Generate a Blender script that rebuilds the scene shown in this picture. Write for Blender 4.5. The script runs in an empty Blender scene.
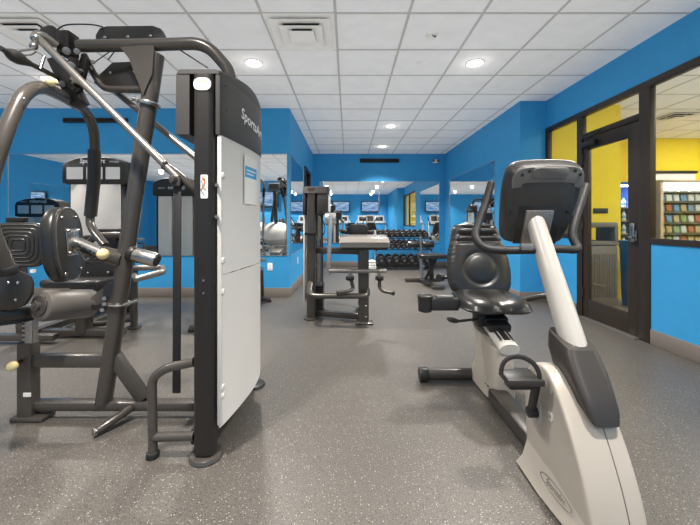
import bpy, bmesh, math, random
from mathutils import Vector, Matrix, Euler
random.seed(7)
PI = math.pi
scene = bpy.context.scene
COL = scene.collection
F, CX, CY, EYE = 340.0, 348.0, 222.0, 1.135      # photo: focal length, vanishing point, eye height


def P(px, py, d):
    return Vector(((px - CX) / F * d, d, EYE + (CY - py) / F * d))


def lin(c):
    out = []
    for v in c[:3]:
        v /= 255.0
        out.append(v / 12.92 if v <= .04045 else ((v + .055) / 1.055) ** 2.4)
    return tuple(out) + (1.0,)


# ------------------------------------------------------------------ materials
def mat(name, rgb, rough=.5, metal=0.0, spec=.5, bump=0.0, bscale=200.0, var=0.0, vscale=6.0, emit=None, estr=0.0, coat=0.0):
    m = bpy.data.materials.new(name)
    m.use_nodes = True
    nt = m.node_tree
    b = nt.nodes['Principled BSDF']
    b.inputs['Roughness'].default_value = rough
    b.inputs['Metallic'].default_value = metal
    b.inputs['Specular IOR Level'].default_value = spec
    b.inputs['Coat Weight'].default_value = coat
    c = lin(rgb)
    tc = nt.nodes.new('ShaderNodeTexCoord')
    n = nt.nodes.new('ShaderNodeTexNoise')
    n.inputs['Scale'].default_value = vscale
    n.inputs['Detail'].default_value = 4
    nt.links.new(tc.outputs['Object'], n.inputs['Vector'])
    r = nt.nodes.new('ShaderNodeValToRGB')
    v = max(var, .03)
    r.color_ramp.elements[0].position = .3
    r.color_ramp.elements[1].position = .7
    r.color_ramp.elements[0].color = tuple(x * (1 - v) for x in c[:3]) + (1,)
    r.color_ramp.elements[1].color = tuple(min(1, x * (1 + v)) for x in c[:3]) + (1,)
    nt.links.new(n.outputs['Fac'], r.inputs['Fac'])
    nt.links.new(r.outputs['Color'], b.inputs['Base Color'])
    if bump:
        n2 = nt.nodes.new('ShaderNodeTexNoise')
        n2.inputs['Scale'].default_value = bscale
        nt.links.new(tc.outputs['Object'], n2.inputs['Vector'])
        bp = nt.nodes.new('ShaderNodeBump')
        bp.inputs['Strength'].default_value = bump
        bp.inputs['Distance'].default_value = .002
        nt.links.new(n2.outputs['Fac'], bp.inputs['Height'])
        nt.links.new(bp.outputs['Normal'], b.inputs['Normal'])
    if emit:
        b.inputs['Emission Color'].default_value = lin(emit)
        b.inputs['Emission Strength'].default_value = estr
    return m


def floor_mat(name):
    m = mat(name, (104, 101, 98), rough=.42, spec=.5)
    nt = m.node_tree
    b = nt.nodes['Principled BSDF']
    tc = nt.nodes.new('ShaderNodeTexCoord')
    mix_in = None
    base = nt.nodes.new('ShaderNodeTexNoise')
    base.inputs['Scale'].default_value = 160
    base.inputs['Detail'].default_value = 3
    nt.links.new(tc.outputs['Object'], base.inputs['Vector'])
    ramp = nt.nodes.new('ShaderNodeValToRGB')
    ramp.color_ramp.elements[0].position = .35
    ramp.color_ramp.elements[1].position = .68
    ramp.color_ramp.elements[0].color = lin((62, 59, 55))
    ramp.color_ramp.elements[1].color = lin((92, 87, 81))
    nt.links.new(base.outputs['Fac'], ramp.inputs['Fac'])
    col = ramp.outputs['Color']
    for scale, thr, pick, rgb in ((95, .22, .72, (150, 147, 142)), (150, .22, .72, (132, 129, 123)), (110, .3, .70, (40, 39, 38))):
        vo = nt.nodes.new('ShaderNodeTexVoronoi')
        vo.inputs['Scale'].default_value = scale
        nt.links.new(tc.outputs['Object'], vo.inputs['Vector'])
        lt = nt.nodes.new('ShaderNodeMath'); lt.operation = 'LESS_THAN'
        lt.inputs[1].default_value = thr
        nt.links.new(vo.outputs['Distance'], lt.inputs[0])
        sep = nt.nodes.new('ShaderNodeSeparateColor')
        nt.links.new(vo.outputs['Color'], sep.inputs[0])
        gt = nt.nodes.new('ShaderNodeMath'); gt.operation = 'GREATER_THAN'
        gt.inputs[1].default_value = pick
        nt.links.new(sep.outputs[0], gt.inputs[0])
        mu = nt.nodes.new('ShaderNodeMath'); mu.operation = 'MULTIPLY'
        nt.links.new(lt.outputs[0], mu.inputs[0]); nt.links.new(gt.outputs[0], mu.inputs[1])
        mx = nt.nodes.new('ShaderNodeMix'); mx.data_type = 'RGBA'
        nt.links.new(mu.outputs[0], mx.inputs[0])
        nt.links.new(col, mx.inputs[6])
        mx.inputs[7].default_value = lin(rgb)
        col = mx.outputs[2]
    nt.links.new(col, b.inputs['Base Color'])
    bn = nt.nodes.new('ShaderNodeTexNoise'); bn.inputs['Scale'].default_value = 240
    nt.links.new(tc.outputs['Object'], bn.inputs['Vector'])
    bp = nt.nodes.new('ShaderNodeBump'); bp.inputs['Strength'].default_value = .25; bp.inputs['Distance'].default_value = .002
    nt.links.new(bn.outputs['Fac'], bp.inputs['Height'])
    nt.links.new(bp.outputs['Normal'], b.inputs['Normal'])
    return m


def glass_mat(name):
    m = bpy.data.materials.new(name)
    m.use_nodes = True
    nt = m.node_tree
    nt.nodes.remove(nt.nodes['Principled BSDF'])
    out = nt.nodes['Material Output']
    t = nt.nodes.new('ShaderNodeBsdfTransparent'); t.inputs[0].default_value = (.95, .97, .96, 1)
    g = nt.nodes.new('ShaderNodeBsdfGlossy'); g.inputs['Roughness'].default_value = .01
    lw = nt.nodes.new('ShaderNodeLayerWeight'); lw.inputs[0].default_value = .5
    pw = nt.nodes.new('ShaderNodeMath'); pw.operation = 'POWER'; pw.inputs[1].default_value = 4
    nt.links.new(lw.outputs['Facing'], pw.inputs[0])
    fr = nt.nodes.new('ShaderNodeMath'); fr.operation = 'MULTIPLY_ADD'; fr.inputs[1].default_value = .5; fr.inputs[2].default_value = .025
    nt.links.new(pw.outputs[0], fr.inputs[0])
    mx = nt.nodes.new('ShaderNodeMixShader')
    nt.links.new(fr.outputs[0], mx.inputs[0]); nt.links.new(t.outputs[0], mx.inputs[1]); nt.links.new(g.outputs[0], mx.inputs[2])
    nt.links.new(mx.outputs[0], out.inputs['Surface'])
    return m


def mirror_mat(name):
    m = bpy.data.materials.new(name)
    m.use_nodes = True
    b = m.node_tree.nodes['Principled BSDF']
    b.inputs['Metallic'].default_value = 1
    b.inputs['Roughness'].default_value = .0
    b.inputs['Base Color'].default_value = (.86, .88, .88, 1)
    return m


def screen_mat(name):
    m = mat(name, (20, 30, 50), rough=.2)
    nt = m.node_tree
    b = nt.nodes['Principled BSDF']
    tc = nt.nodes.new('ShaderNodeTexCoord')
    mp = nt.nodes.new('ShaderNodeMapping'); mp.inputs['Scale'].default_value = (2, 2, 14)
    nt.links.new(tc.outputs['Object'], mp.inputs[0])
    n = nt.nodes.new('ShaderNodeTexNoise'); n.inputs['Scale'].default_value = 1.6
    nt.links.new(mp.outputs[0], n.inputs['Vector'])
    r = nt.nodes.new('ShaderNodeValToRGB')
    r.color_ramp.elements[0].position = .35; r.color_ramp.elements[0].color = lin((70, 120, 180))
    r.color_ramp.elements[1].position = .65; r.color_ramp.elements[1].color = lin((190, 220, 240))
    nt.links.new(n.outputs['Fac'], r.inputs['Fac'])
    nt.links.new(r.outputs['Color'], b.inputs['Emission Color'])
    b.inputs['Emission Strength'].default_value = .55
    return m


M_ = {}
M_['blue'] = mat('blue_wall_paint', (54, 143, 196), rough=.55, spec=.3, bump=.05, bscale=300, var=.02)
M_['yellow'] = mat('yellow_wall_paint', (226, 202, 44), rough=.6, spec=.3, bump=.05, bscale=300, var=.02)
M_['tile'] = mat('ceiling_tile', (236, 236, 236), rough=.9, spec=.1, bump=.25, bscale=260, var=.02)
M_['tbar'] = mat('ceiling_grid_metal', (190, 188, 185), rough=.6)
M_['floor'] = floor_mat('speckled_rubber_floor')
M_['floor2'] = mat('lobby_tile', (120, 112, 104), rough=.35, var=.08, vscale=3)
M_['base'] = mat('taupe_rubber_base', (112, 105, 98), rough=.6)
M_['bronze'] = mat('dark_bronze_frame', (54, 46, 40), rough=.4, metal=.3)
M_['mirror'] = mirror_mat('silver_mirror')
M_['silver'] = mat('mirror_edge', (205, 205, 202), rough=.25, metal=.8)
M_['glass'] = glass_mat('clear_glass')
M_['frame'] = mat('warm_grey_powder_coat', (74, 69, 64), rough=.27, metal=.3, spec=.6, coat=.2)
M_['post'] = mat('dark_tower_metal', (38, 35, 33), rough=.38, metal=.2)
M_['cap'] = mat('charcoal_plastic', (54, 52, 50), rough=.42, spec=.4, bump=.06, bscale=500)
M_['chrome'] = mat('chrome', (190, 186, 181), rough=.27, metal=1)
M_['rod'] = mat('satin_rod', (150, 145, 139), rough=.3, metal=.75)
M_['white'] = mat('white_plastic', (190, 186, 180), rough=.45, spec=.4, var=.02)
M_['frost'] = mat('translucent_white_shroud', (200, 196, 191), rough=.4, spec=.4, var=.02, vscale=2)
M_['leather'] = mat('black_leather', (30, 28, 26), rough=.33, spec=.75, bump=.15, bscale=180)
M_['roller'] = mat('grey_vinyl', (92, 87, 82), rough=.42, bump=.1, bscale=150)
M_['vinyl'] = mat('glossy_grey_vinyl', (124, 119, 114), rough=.22, spec=.7, bump=.08, bscale=150)
M_['shell'] = mat('dark_console_shell', (50, 48, 46), rough=.38, spec=.5)
M_['black'] = mat('black_plastic', (34, 33, 33), rough=.4)
M_['rubber'] = mat('black_rubber', (30, 29, 29), rough=.6)
M_['padback'] = mat('pad_backing', (46, 43, 40), rough=.35, spec=.5)
M_['cream'] = mat('cream_knob', (226, 205, 150), rough=.35)
M_['bike'] = mat('warm_white_bike_shell', (150, 143, 133), rough=.36, spec=.5, var=.015)
M_['bikepale'] = mat('bike_mast_paint', (158, 154, 148), rough=.3, spec=.5)  # pale paint shared by the mast and the crank recess
M_['bikedark'] = mat('bike_dark_cover', (48, 44, 41), rough=.38, spec=.5, bump=.05)
M_['consoleg'] = mat('console_grey', (96, 93, 90), rough=.35)
M_['paper'] = mat('paper', (214, 212, 208), rough=.8)
M_['bluepr'] = mat('blue_print', (60, 150, 200), rough=.6)
M_['orange'] = mat('orange_print', (215, 120, 60), rough=.6)
M_['letter'] = mat('white_lettering', (236, 236, 234), rough=.5)
M_['dletter'] = mat('dark_lettering', (90, 86, 82), rough=.5)
M_['lamp'] = mat('lamp_lens', (255, 252, 245), emit=(255, 246, 232), estr=11)
M_['trimw'] = mat('white_trim', (236, 234, 230), rough=.5)
M_['screen'] = screen_mat('tv_screen')
M_['duct'] = mat('dark_duct', (58, 58, 58), rough=.8)
M_['bin'] = mat('grey_bin_plastic', (104, 97, 86), rough=.5, bump=.1)
M_['binb'] = mat('blue_bin_plastic', (26, 100, 165), rough=.45)
M_['vend'] = mat('vending_frame', (196, 182, 164), rough=.4, metal=.3)
M_['vendblue'] = mat('vending_blue', (40, 90, 170), rough=.4)
M_['vlight'] = mat('vending_light_tube', (255, 255, 255), emit=(235, 245, 255), estr=9)
M_['towel'] = mat('white_towel', (228, 226, 222), rough=.95, bump=.5, bscale=120)
M_['red'] = mat('red_packet', (196, 120, 96), rough=.4)
M_['tan'] = mat('tan_packet', (206, 180, 140), rough=.4)
M_['lime'] = mat('green_packet', (150, 176, 130), rough=.4)
M_['pblue'] = mat('blue_packet', (120, 160, 205), rough=.4)
M_['pwhite'] = mat('white_packet', (225, 225, 228), rough=.4)

# ------------------------------------------------------------------ mesh helpers


def crom(pts, n=8):
    pts = [Vector(p) for p in pts]
    out = []
    for i in range(len(pts) - 1):
        p0 = pts[max(i - 1, 0)]; p1 = pts[i]; p2 = pts[i + 1]; p3 = pts[min(i + 2, len(pts) - 1)]
        for k in range(n):
            t = k / n
            out.append(.5 * ((2 * p1) + (p2 - p0) * t + (2 * p0 - 5 * p1 + 4 * p2 - p3) * t * t + (3 * p1 - p0 - 3 * p2 + p3) * t ** 3))
    out.append(pts[-1])
    return out


def fillet(pts, r, n=7):
    pts = [Vector(p) for p in pts]
    out = [pts[0]]
    for i in range(1, len(pts) - 1):
        a, b, c = pts[i - 1], pts[i], pts[i + 1]
        u = (a - b); v = (c - b)
        lu, lv = u.length, v.length
        k = min(r, lu * .48, lv * .48)
        p, q = b + u / lu * k, b + v / lv * k
        for j in range(n + 1):
            t = j / n
            out.append(p * (1 - t) ** 2 + b * 2 * t * (1 - t) + q * t * t)
    out.append(pts[-1])
    return out


class MB:
    def __init__(self):
        self.b = bmesh.new()

    def _merge(self, tmp, mtx=None):
        me = bpy.data.meshes.new('_')
        tmp.to_mesh(me); tmp.free()
        if mtx:
            me.transform(mtx)
        self.b.from_mesh(me)
        bpy.data.meshes.remove(me)
        return self

    def box(self, c, s, rot=(0, 0, 0), bev=0.0, seg=2):
        t = bmesh.new()
        bmesh.ops.create_cube(t, size=1)
        for v in t.verts:
            v.co = Vector((v.co.x * s[0], v.co.y * s[1], v.co.z * s[2]))
        if bev:
            bmesh.ops.bevel(t, geom=t.edges[:], offset=min(bev, min(s) * .48), segments=seg, affect='EDGES', profile=.5)
        return self._merge(t, Matrix.Translation(Vector(c)) @ Euler(rot).to_matrix().to_4x4())

    def bb(self, lo, hi, bev=0.0):
        lo, hi = Vector(lo), Vector(hi)
        return self.box((lo + hi) / 2, hi - lo, bev=bev)

    def bar(self, p, q, w, h, bev=.004, up=(0, 0, 1)):
        """rectangular bar from p to q, w across, h along 'up'"""
        p, q = Vector(p), Vector(q)
        z = (q - p).normalized(); upv = Vector(up)
        x = z.cross(upv)
        if x.length < 1e-4:
            x = z.cross(Vector((1, 0, 0)))
        x.normalize(); y = x.cross(z).normalized()
        t = bmesh.new()
        bmesh.ops.create_cube(t, size=1)
        L = (q - p).length
        for v in t.verts:
            v.co = Vector((v.co.x * w, v.co.y * h, v.co.z * L))
        if bev:
            bmesh.ops.bevel(t, geom=t.edges[:], offset=min(bev, min(w, h) * .45), segments=2, affect='EDGES', profile=.5)
        m = Matrix((x, y, z)).transposed().to_4x4()
        return self._merge(t, Matrix.Translation((p + q) / 2) @ m)

    def tube(self, pts, r, n=14, caps=True, flat=1.0, closed=False):
        pts = [Vector(p) for p in pts]
        rr = r if isinstance(r, (list, tuple)) else [r] * len(pts)
        t = self.b
        rings = []
        N = len(pts)
        nrm = None
        for i, p in enumerate(pts):
            if closed:
                tg = (pts[(i + 1) % N] - pts[i - 1]).normalized()
            else:
                tg = (pts[min(i + 1, N - 1)] - pts[max(i - 1, 0)]).normalized()
            if nrm is None:
                ref = Vector((0, 0, 1)) if abs(tg.z) < .9 else Vector((0, 1, 0))
                nrm = (ref - tg * ref.dot(tg)).normalized()
            else:
                nrm = (nrm - tg * nrm.dot(tg)).normalized()
            bn = tg.cross(nrm)
            rings.append([t.verts.new(p + nrm * math.cos(2 * PI * k / n) * rr[i] * flat + bn * math.sin(2 * PI * k / n) * rr[i]) for k in range(n)])
        pairs = [(i, i + 1) for i in range(N - 1)] + ([(N - 1, 0)] if closed else [])
        for i, j in pairs:
            a, b = rings[i], rings[j]
            for k in range(n):
                t.faces.new((a[k], a[(k + 1) % n], b[(k + 1) % n], b[k]))
        if caps and not closed:
            t.faces.new(list(reversed(rings[0]))); t.faces.new(rings[-1])
        return self

    def cyl(self, p, q, r, r2=None, n=20, bev=0.0):
        p, q = Vector(p), Vector(q)
        r2 = r if r2 is None else r2
        if bev:
            d = (q - p).normalized() * bev
            return self.tube([p, p + d * .3, p + d, q - d, q - d * .3, q], [r - bev, r - bev * .3, r, r2, r2 - bev * .3, r2 - bev], n)
        return self.tube([p, q], [r, r2], n)

    def ball(self, c, r, s=(1, 1, 1), seg=14):
        t = bmesh.new()
        bmesh.ops.create_uvsphere(t, u_segments=seg, v_segments=seg // 2 + 2, radius=r)
        return self._merge(t, Matrix.Translation(Vector(c)) @ Matrix.Diagonal(Vector(s)).to_4x4())

    def loft(self, rings, cap=True):
        t = self.b
        R = [[t.verts.new(Vector(p)) for p in ring] for ring in rings]
        n = len(R[0])
        for a, b in zip(R, R[1:]):
            for k in range(n):
                t.faces.new((a[k], a[(k + 1) % n], b[(k + 1) % n], b[k]))
        if cap:
            t.faces.new(list(reversed(R[0]))); t.faces.new(R[-1])
        return self

    def prism(self, poly, axis, a, b, bev=0.0, org=(0, 0, 0)):
        """extrude a 2-D outline along an axis: 'x' outline is (y,z), 'y' (x,z), 'z' (x,y)"""
        def mk(u, v, w):
            return {'x': Vector((w, u, v)), 'y': Vector((u, w, v)), 'z': Vector((u, v, w))}[axis] + Vector(org)
        if not bev:
            return self.loft([[mk(u, v, a) for u, v in poly], [mk(u, v, b) for u, v in poly]])
        c = Vector((sum(p[0] for p in poly) / len(poly), sum(p[1] for p in poly) / len(poly)))
        size = max(max(abs(p[0] - c.x), abs(p[1] - c.y)) for p in poly)
        s = 1 - bev / size
        sg = 1 if b > a else -1
        rings = []
        for w, k in ((a, s), (a + sg * bev * .3, 1 - bev * .3 / size), (a + sg * bev, 1), (b - sg * bev, 1), (b - sg * bev * .3, 1 - bev * .3 / size), (b, s)):
            rings.append([mk(c.x + (u - c.x) * k, c.y + (v - c.y) * k, w) for u, v in poly])
        return self.loft(rings)

    def pillow(self, poly, axis, w0, w1, p=2.6, n=9, smin=.5, center=None):
        """outline swelling out from both ends of the axis (rounded housing)"""
        c = Vector(center) if center else Vector((sum(q[0] for q in poly) / len(poly), sum(q[1] for q in poly) / len(poly)))
        rings = []
        for i in range(n):
            t = -1 + 2 * i / (n - 1)
            t = math.sin(t * PI / 2)
            s = smin + (1 - smin) * (max(0, 1 - abs(t) ** p)) ** (1 / p)
            w = w0 + (w1 - w0) * (t + 1) / 2
            ring = []
            for u, v in poly:
                uu, vv = c.x + (u - c.x) * s, c.y + (v - c.y) * s
                ring.append({'x': (w, uu, vv), 'y': (uu, w, vv), 'z': (uu, vv, w)}[axis])
            rings.append(ring)
        return self.loft(rings)

    def xform(self, m):
        bmesh.ops.transform(self.b, matrix=m, verts=self.b.verts[:])
        return self


def rrect(cx, cy, w, h, r, n=5):
    out = []
    for sx, sy, a0 in ((1, 1, 0), (-1, 1, 90), (-1, -1, 180), (1, -1, 270)):
        for k in range(n + 1):
            a = math.radians(a0 + 90 * k / n)
            out.append((cx + sx * (w / 2 - r) + r * math.cos(a), cy + sy * (h / 2 - r) + r * math.sin(a)))
    return out


def superell(cx, cy, a, b, p=2.6, n=36):
    out = []
    for k in range(n):
        t = 2 * PI * k / n
        c, s = math.cos(t), math.sin(t)
        out.append((cx + a * math.copysign(abs(c) ** (2 / p), c), cy + b * math.copysign(abs(s) ** (2 / p), s)))
    return out


ORG = {}


def obj(name, mb, m, parent=None, smooth=True, angle=38):
    b = mb.b
    bmesh.ops.recalc_face_normals(b, faces=b.faces[:])
    if smooth:
        lim = math.radians(angle)
        for f in b.faces:
            f.smooth = True
        for e in b.edges:
            if len(e.link_faces) == 2:
                e.smooth = e.calc_face_angle(0) < lim
    me = bpy.data.meshes.new(name)
    b.to_mesh(me); b.free()
    o = bpy.data.objects.new(name, me)
    COL.objects.link(o)
    me.materials.append(M_[m] if isinstance(m, str) else m)
    if parent is not None:
        org = ORG.get(parent.name, Vector((0, 0, 0)))
        me.transform(Matrix.Translation(-org))
        o.parent = parent
        ORG[o.name] = org
    return o


def thing(name, label, cat, loc=(0, 0, 0), group=None, local=False):
    o = bpy.data.objects.new(name, None)
    o.empty_display_size = .1
    COL.objects.link(o)
    o.location = loc
    ORG[o.name] = Vector((0, 0, 0)) if local else Vector(loc)
    o['label'] = label; o['category'] = cat
    if group:
        o['group'] = group
    return o


def solo(name, mb, m, label, cat, group=None, kind=None, **k):
    """a thing that is one mesh: origin moved to the middle of its base"""
    vs = [v.co for v in mb.b.verts]
    lo = Vector([min(v[i] for v in vs) for i in range(3)]); hi = Vector([max(v[i] for v in vs) for i in range(3)])
    c = Vector(((lo.x + hi.x) / 2, (lo.y + hi.y) / 2, lo.z))
    mb.xform(Matrix.Translation(-c))
    o = obj(name, mb, m, **k)
    o.location = c
    ORG[o.name] = c
    o['label'] = label; o['category'] = cat
    if group:
        o['group'] = group
    if kind:
        o['kind'] = kind
    return o


def struct(name, mb, m, parent=None, **k):
    o = obj(name, mb, m, parent, **k)
    if parent is None:
        o['kind'] = 'structure'
    return o


def copy_tree(o, parent=None, label=None, loc=None, rotz=None):
    c = o.copy()
    COL.objects.link(c)
    if parent is not None:
        c.parent = parent
    if label:
        c['label'] = label
    if loc is not None:
        c.location = loc
    if rotz is not None:
        c.rotation_euler = (0, 0, rotz)
    for ch in list(o.children):
        copy_tree(ch, c)
    return c


def text_mb(s, size, fn, shear=0.0, bold=0.0):
    """lettering laid out in (u, v) and mapped into the place by fn(u, v)"""
    cu = bpy.data.curves.new('_t', 'FONT')
    cu.body = s; cu.size = size; cu.align_x = 'CENTER'; cu.align_y = 'CENTER'; cu.shear = shear; cu.offset = bold
    cu.resolution_u = 3
    o = bpy.data.objects.new('_t', cu)
    COL.objects.link(o)
    dg = bpy.context.evaluated_depsgraph_get()
    me = bpy.data.meshes.new_from_object(o.evaluated_get(dg))
    bpy.data.objects.remove(o); bpy.data.curves.remove(cu)
    mb = MB()
    mb.b.from_mesh(me)
    bpy.data.meshes.remove(me)
    for v in mb.b.verts:
        v.co = Vector(fn(v.co.x, v.co.y))
    return mb


def interp(tab, x):
    if x <= tab[0][0]:
        return tab[0][1]
    for (a, b), (c, d) in zip(tab, tab[1:]):
        if x <= c:
            t = (x - a) / (c - a)
            return b + (d - b) * t
    return tab[-1][1]


def smooth_tab(tab, n=8):
    return [(p.x, p.y) for p in crom([Vector((a, b, 0)) for a, b in tab], n)]


# ================================================================== SETTING
H = 2.858
XR, XA, XJ, XW, XL = 2.82, 2.45, 2.48, -.885, -8.3   # glass wall, alcove right, jut, wing, far left
YB, YW, YA, YN = 8.6, 5.15, 4.84, -4.0               # back, left facing wall, alcove return, wall behind
T = .14

fl = MB(); fl.bb((XL - .2, YN - .2, -.1), (XR + .06, YB + .2, 0))
struct('floor', fl, 'floor')
fl = MB(); fl.bb((XR + .06, -1.6, -.1), (9.6, 7.2, 0))
struct('floor_lobby', fl, 'floor2')
ce = MB(); ce.bb((XL - .2, YN - .2, H), (9.6, YB + .2, H + .1))
ceiling = struct('ceiling', ce, 'tile')
# suspended grid
g = MB()
gx, gy, GW, GD = -.105, 2.804, .61, .594
x = gx - GW * 14
while x < 9.5:
    if x < XR or x > XR + .2:
        g.bb((x - .011, YN, H - .004), (x + .011, YB if x > XW and x < XA else (YW if x < XR else 7.0), H))
    x += GW
y = gy - GD * 11
while y < YB:
    if y < YW:
        g.bb((XL, y - .011, H - .0035), (XR, y + .011, H))
    else:
        g.bb((XW, y - .011, H - .0035), (XA, y + .011, H))
    if y < 6.9:
        g.bb((XR + .2, y - .011, H - .0035), (9.3, y + .011, H))
    y += GD
struct('ceiling_grid', g, 'tbar', parent=ceiling, smooth=False)


def wall(name, boxes, m='blue'):
    w = MB()
    for lo, hi in boxes:
        w.bb(lo, hi)
    return struct(name, w, m, smooth=False)


wall('wall_back', [((XW - T, YB, 0), (XA + T, YB + T, H))])
wall('wall_left_wing', [((XL, YW, 0), (XW, YW + T, H))])
# wing side wall with a door opening (y 6.95..7.75)
wall('wall_left_alcove', [((XW - T, YW + T, 0), (XW, 6.9, H)), ((XW - T, 7.8, 0), (XW, YB, H)), ((XW - T, 6.9, 2.25), (XW, 7.8, H))])
wall('wall_right_alcove', [((XA, YA, 0), (XA + T, YB, H))])
wall('wall_right_return', [((XA + T, YA, 0), (XR + .045, YA + T, H))])
wall('wall_right', [((XR, -.02, 2.46), (XR + T, YA, H)),                       # soffit over the glazing
                    ((XR, -.02, 0), (XR + T, 3.165, .93)), ((XR, 4.15, 0), (XR + T, YA, .93))])
wall('wall_right_jut', [((XJ, YN, 0), (XJ + T, -.0, H)), ((XJ + T, -.14, 0), (XR + T, -.0, H))])
wall('wall_near', [((XL, YN - T, 0), (XJ, YN, H))])
wall('wall_left', [((XL - T, YN - T, 0), (XL, YW + T, H))])
# lobby beyond the glass
wall('wall_lobby_near', [((XR + .046, YA + .001, 0), (XR + T, 5.0, H)), ((XR + T, 5.0, 0), (4.01, 5.14, H)), ((4.01 - T, 5.14, 0), (4.01, 7.0, H))], 'yellow')
wall('wall_lobby_back', [((4.01, 7.0, 0), (9.6, 7.14, H))], 'yellow')
wall('wall_lobby_right', [((9.4, -1.6, 0), (9.54, 7.0, H))], 'yellow')
wall('wall_lobby_front', [((XR + T, -1.6, 0), (9.4, -1.46, H))], 'yellow')
wall('wall_lobby_side', [((XR + T - .12, -1.6, 0), (XR + T, -.14, H))], 'yellow')

bh, bt = .14, .014
for nm, lo, hi in (('back', (XW, YB - bt, 0), (XA, YB, bh)), ('left_wing', (XL, YW - bt, 0), (XW + bt, YW, bh)),
                   ('left_alcove', (XW, YW, 0), (XW + bt, 6.85, bh)), ('right_alcove', (XA - bt, YA - bt, 0), (XA, YB, bh)),
                   ('right_return', (XA, YA - bt, 0), (XR, YA, bh)), ('right', (XR - bt, 0, 0), (XR, 3.16, bh)),
                   ('right_pier', (XR - bt, 4.19, 0), (XR, YA - bt, bh)), ('near', (XL, YN, 0), (XJ, YN + bt, bh)),
                   ('jut', (XJ - bt, YN, 0), (XJ, 0, bh)), ('left', (XL, YN, 0), (XL + bt, YW, bh))):
    b = MB(); b.bb(lo, hi, bev=.004)
    struct('baseboard_' + nm, b, 'base')

# storefront: bronze mullions and panes
FX0, FX1 = XR - .012, XR + .048
tr = MB()
for lo, hi in (((FX0, 0, 2.40), (FX1, YA, 2.465)),                                  # head
               ((FX0, 3.165, 0), (FX1, 3.285, 2.40)), ((FX0, 4.085, 0), (FX1, 4.175, 2.40)),   # jamb posts
               ((FX0, YA - .06, .93), (FX1, YA, 2.40)), ((FX0, 0, .93), (FX1, .06, 2.40)),
               ((FX0, .06, .93), (FX1, 3.165, .985)), ((FX0, 4.175, .93), (FX1, YA - .06, .985)),
               ((FX0, 3.285, 2.125), (FX1, 4.085, 2.185)),
               ((FX0, 1.5, .985), (FX1, 1.56, 2.40))):
    tr.bb(lo, hi, bev=.003)
struct('trim_1', tr, 'bronze')
for i, (lo, hi) in enumerate((((2.838, 1.56, .985), (2.844, 3.165, 2.40)), ((2.838, .06, .985), (2.844, 1.5, 2.40)),
                              ((2.838, 4.175, .985), (2.844, YA - .06, 2.40)), ((2.838, 3.285, 2.185), (2.844, 4.085, 2.40)))):
    b = MB(); b.bb(lo, hi)
    struct('window_%d' % (i + 1), b, 'glass', smooth=False)

# the glass door
d = MB()
DY0, DY1 = 3.292, 4.078
for lo, hi in (((2.820, DY0, .012), (2.862, DY0 + .135, 2.118)), ((2.820, DY1 - .085, .012), (2.862, DY1, 2.118)),
               ((2.820, DY0 + .135, 1.985), (2.862, DY1 - .085, 2.118)), ((2.820, DY0 + .135, .012), (2.862, DY1 - .085, .225))):
    d.bb(lo, hi, bev=.004)
door = struct('door_1', d, 'bronze')
b = MB(); b.bb((2.838, DY0 + .13, .22), (2.844, DY1 - .08, 1.99)); struct('door_glass', b, 'glass', parent=door, smooth=False)
b = MB()
b.box((2.811, 3.36, 1.03), (.028, .055, .19), bev=.012, seg=3)
b.box((2.806, 3.36, 1.085), (.03, .04, .05), bev=.01)
b.tube(fillet([(2.806, 3.36, .985), (2.766, 3.36, .985), (2.766, 3.30, .985)], .015), .010)
struct('door_handle', b, 'chrome', parent=door)
b = MB(); b.box((2.811, 3.315, 1.0), (.012, .02, .10), bev=.004); struct('strike_plate', b, 'chrome', parent=door)
b = MB()
b.box((2.79, 3.95, 2.04), (.055, .24, .06), bev=.012)
b.bar((2.766, 3.95, 2.085), (2.69, 3.60, 2.12), .022, .010)
b.bar((2.69, 3.60, 2.12), (2.766, 3.98, 2.15), .022, .010)
struct('door_closer', b, 'black', parent=door)
b = MB()
for z in (.3, 1.1, 1.9):
    b.cyl((2.815, 4.075, z - .05), (2.815, 4.075, z + .05), .012)
struct('hinge', b, 'bronze', parent=door)
b = MB(); b.bb((2.76, 3.285, 0), (2.90, 4.085, .012), bev=.004); struct('trim_2', b, 'rod')

# service door in the wing wall
b = MB(); b.bb((XW - .1, 6.95, .01), (XW - .05, 7.75, 2.2), bev=.003); dr2 = struct('door_2', b, 'bronze')
b = MB()
b.bb((XW - .12, 6.88, 0), (XW + .03, 6.95, 2.27), bev=.004); b.bb((XW - .12, 7.75, 0), (XW + .03, 7.82, 2.27), bev=.004)
b.bb((XW - .12, 6.95, 2.2), (XW + .03, 7.75, 2.27), bev=.004)
struct('trim_3', b, 'bronze')
b = MB(); b.cyl((XW - .05, 7.05, 1.0), (XW + .01, 7.05, 1.0), .012); b.cyl((XW + .005, 7.05, 1.0), (XW + .005, 7.16, 1.0), .010)
struct('door_handle', b, 'chrome', parent=dr2)


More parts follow.
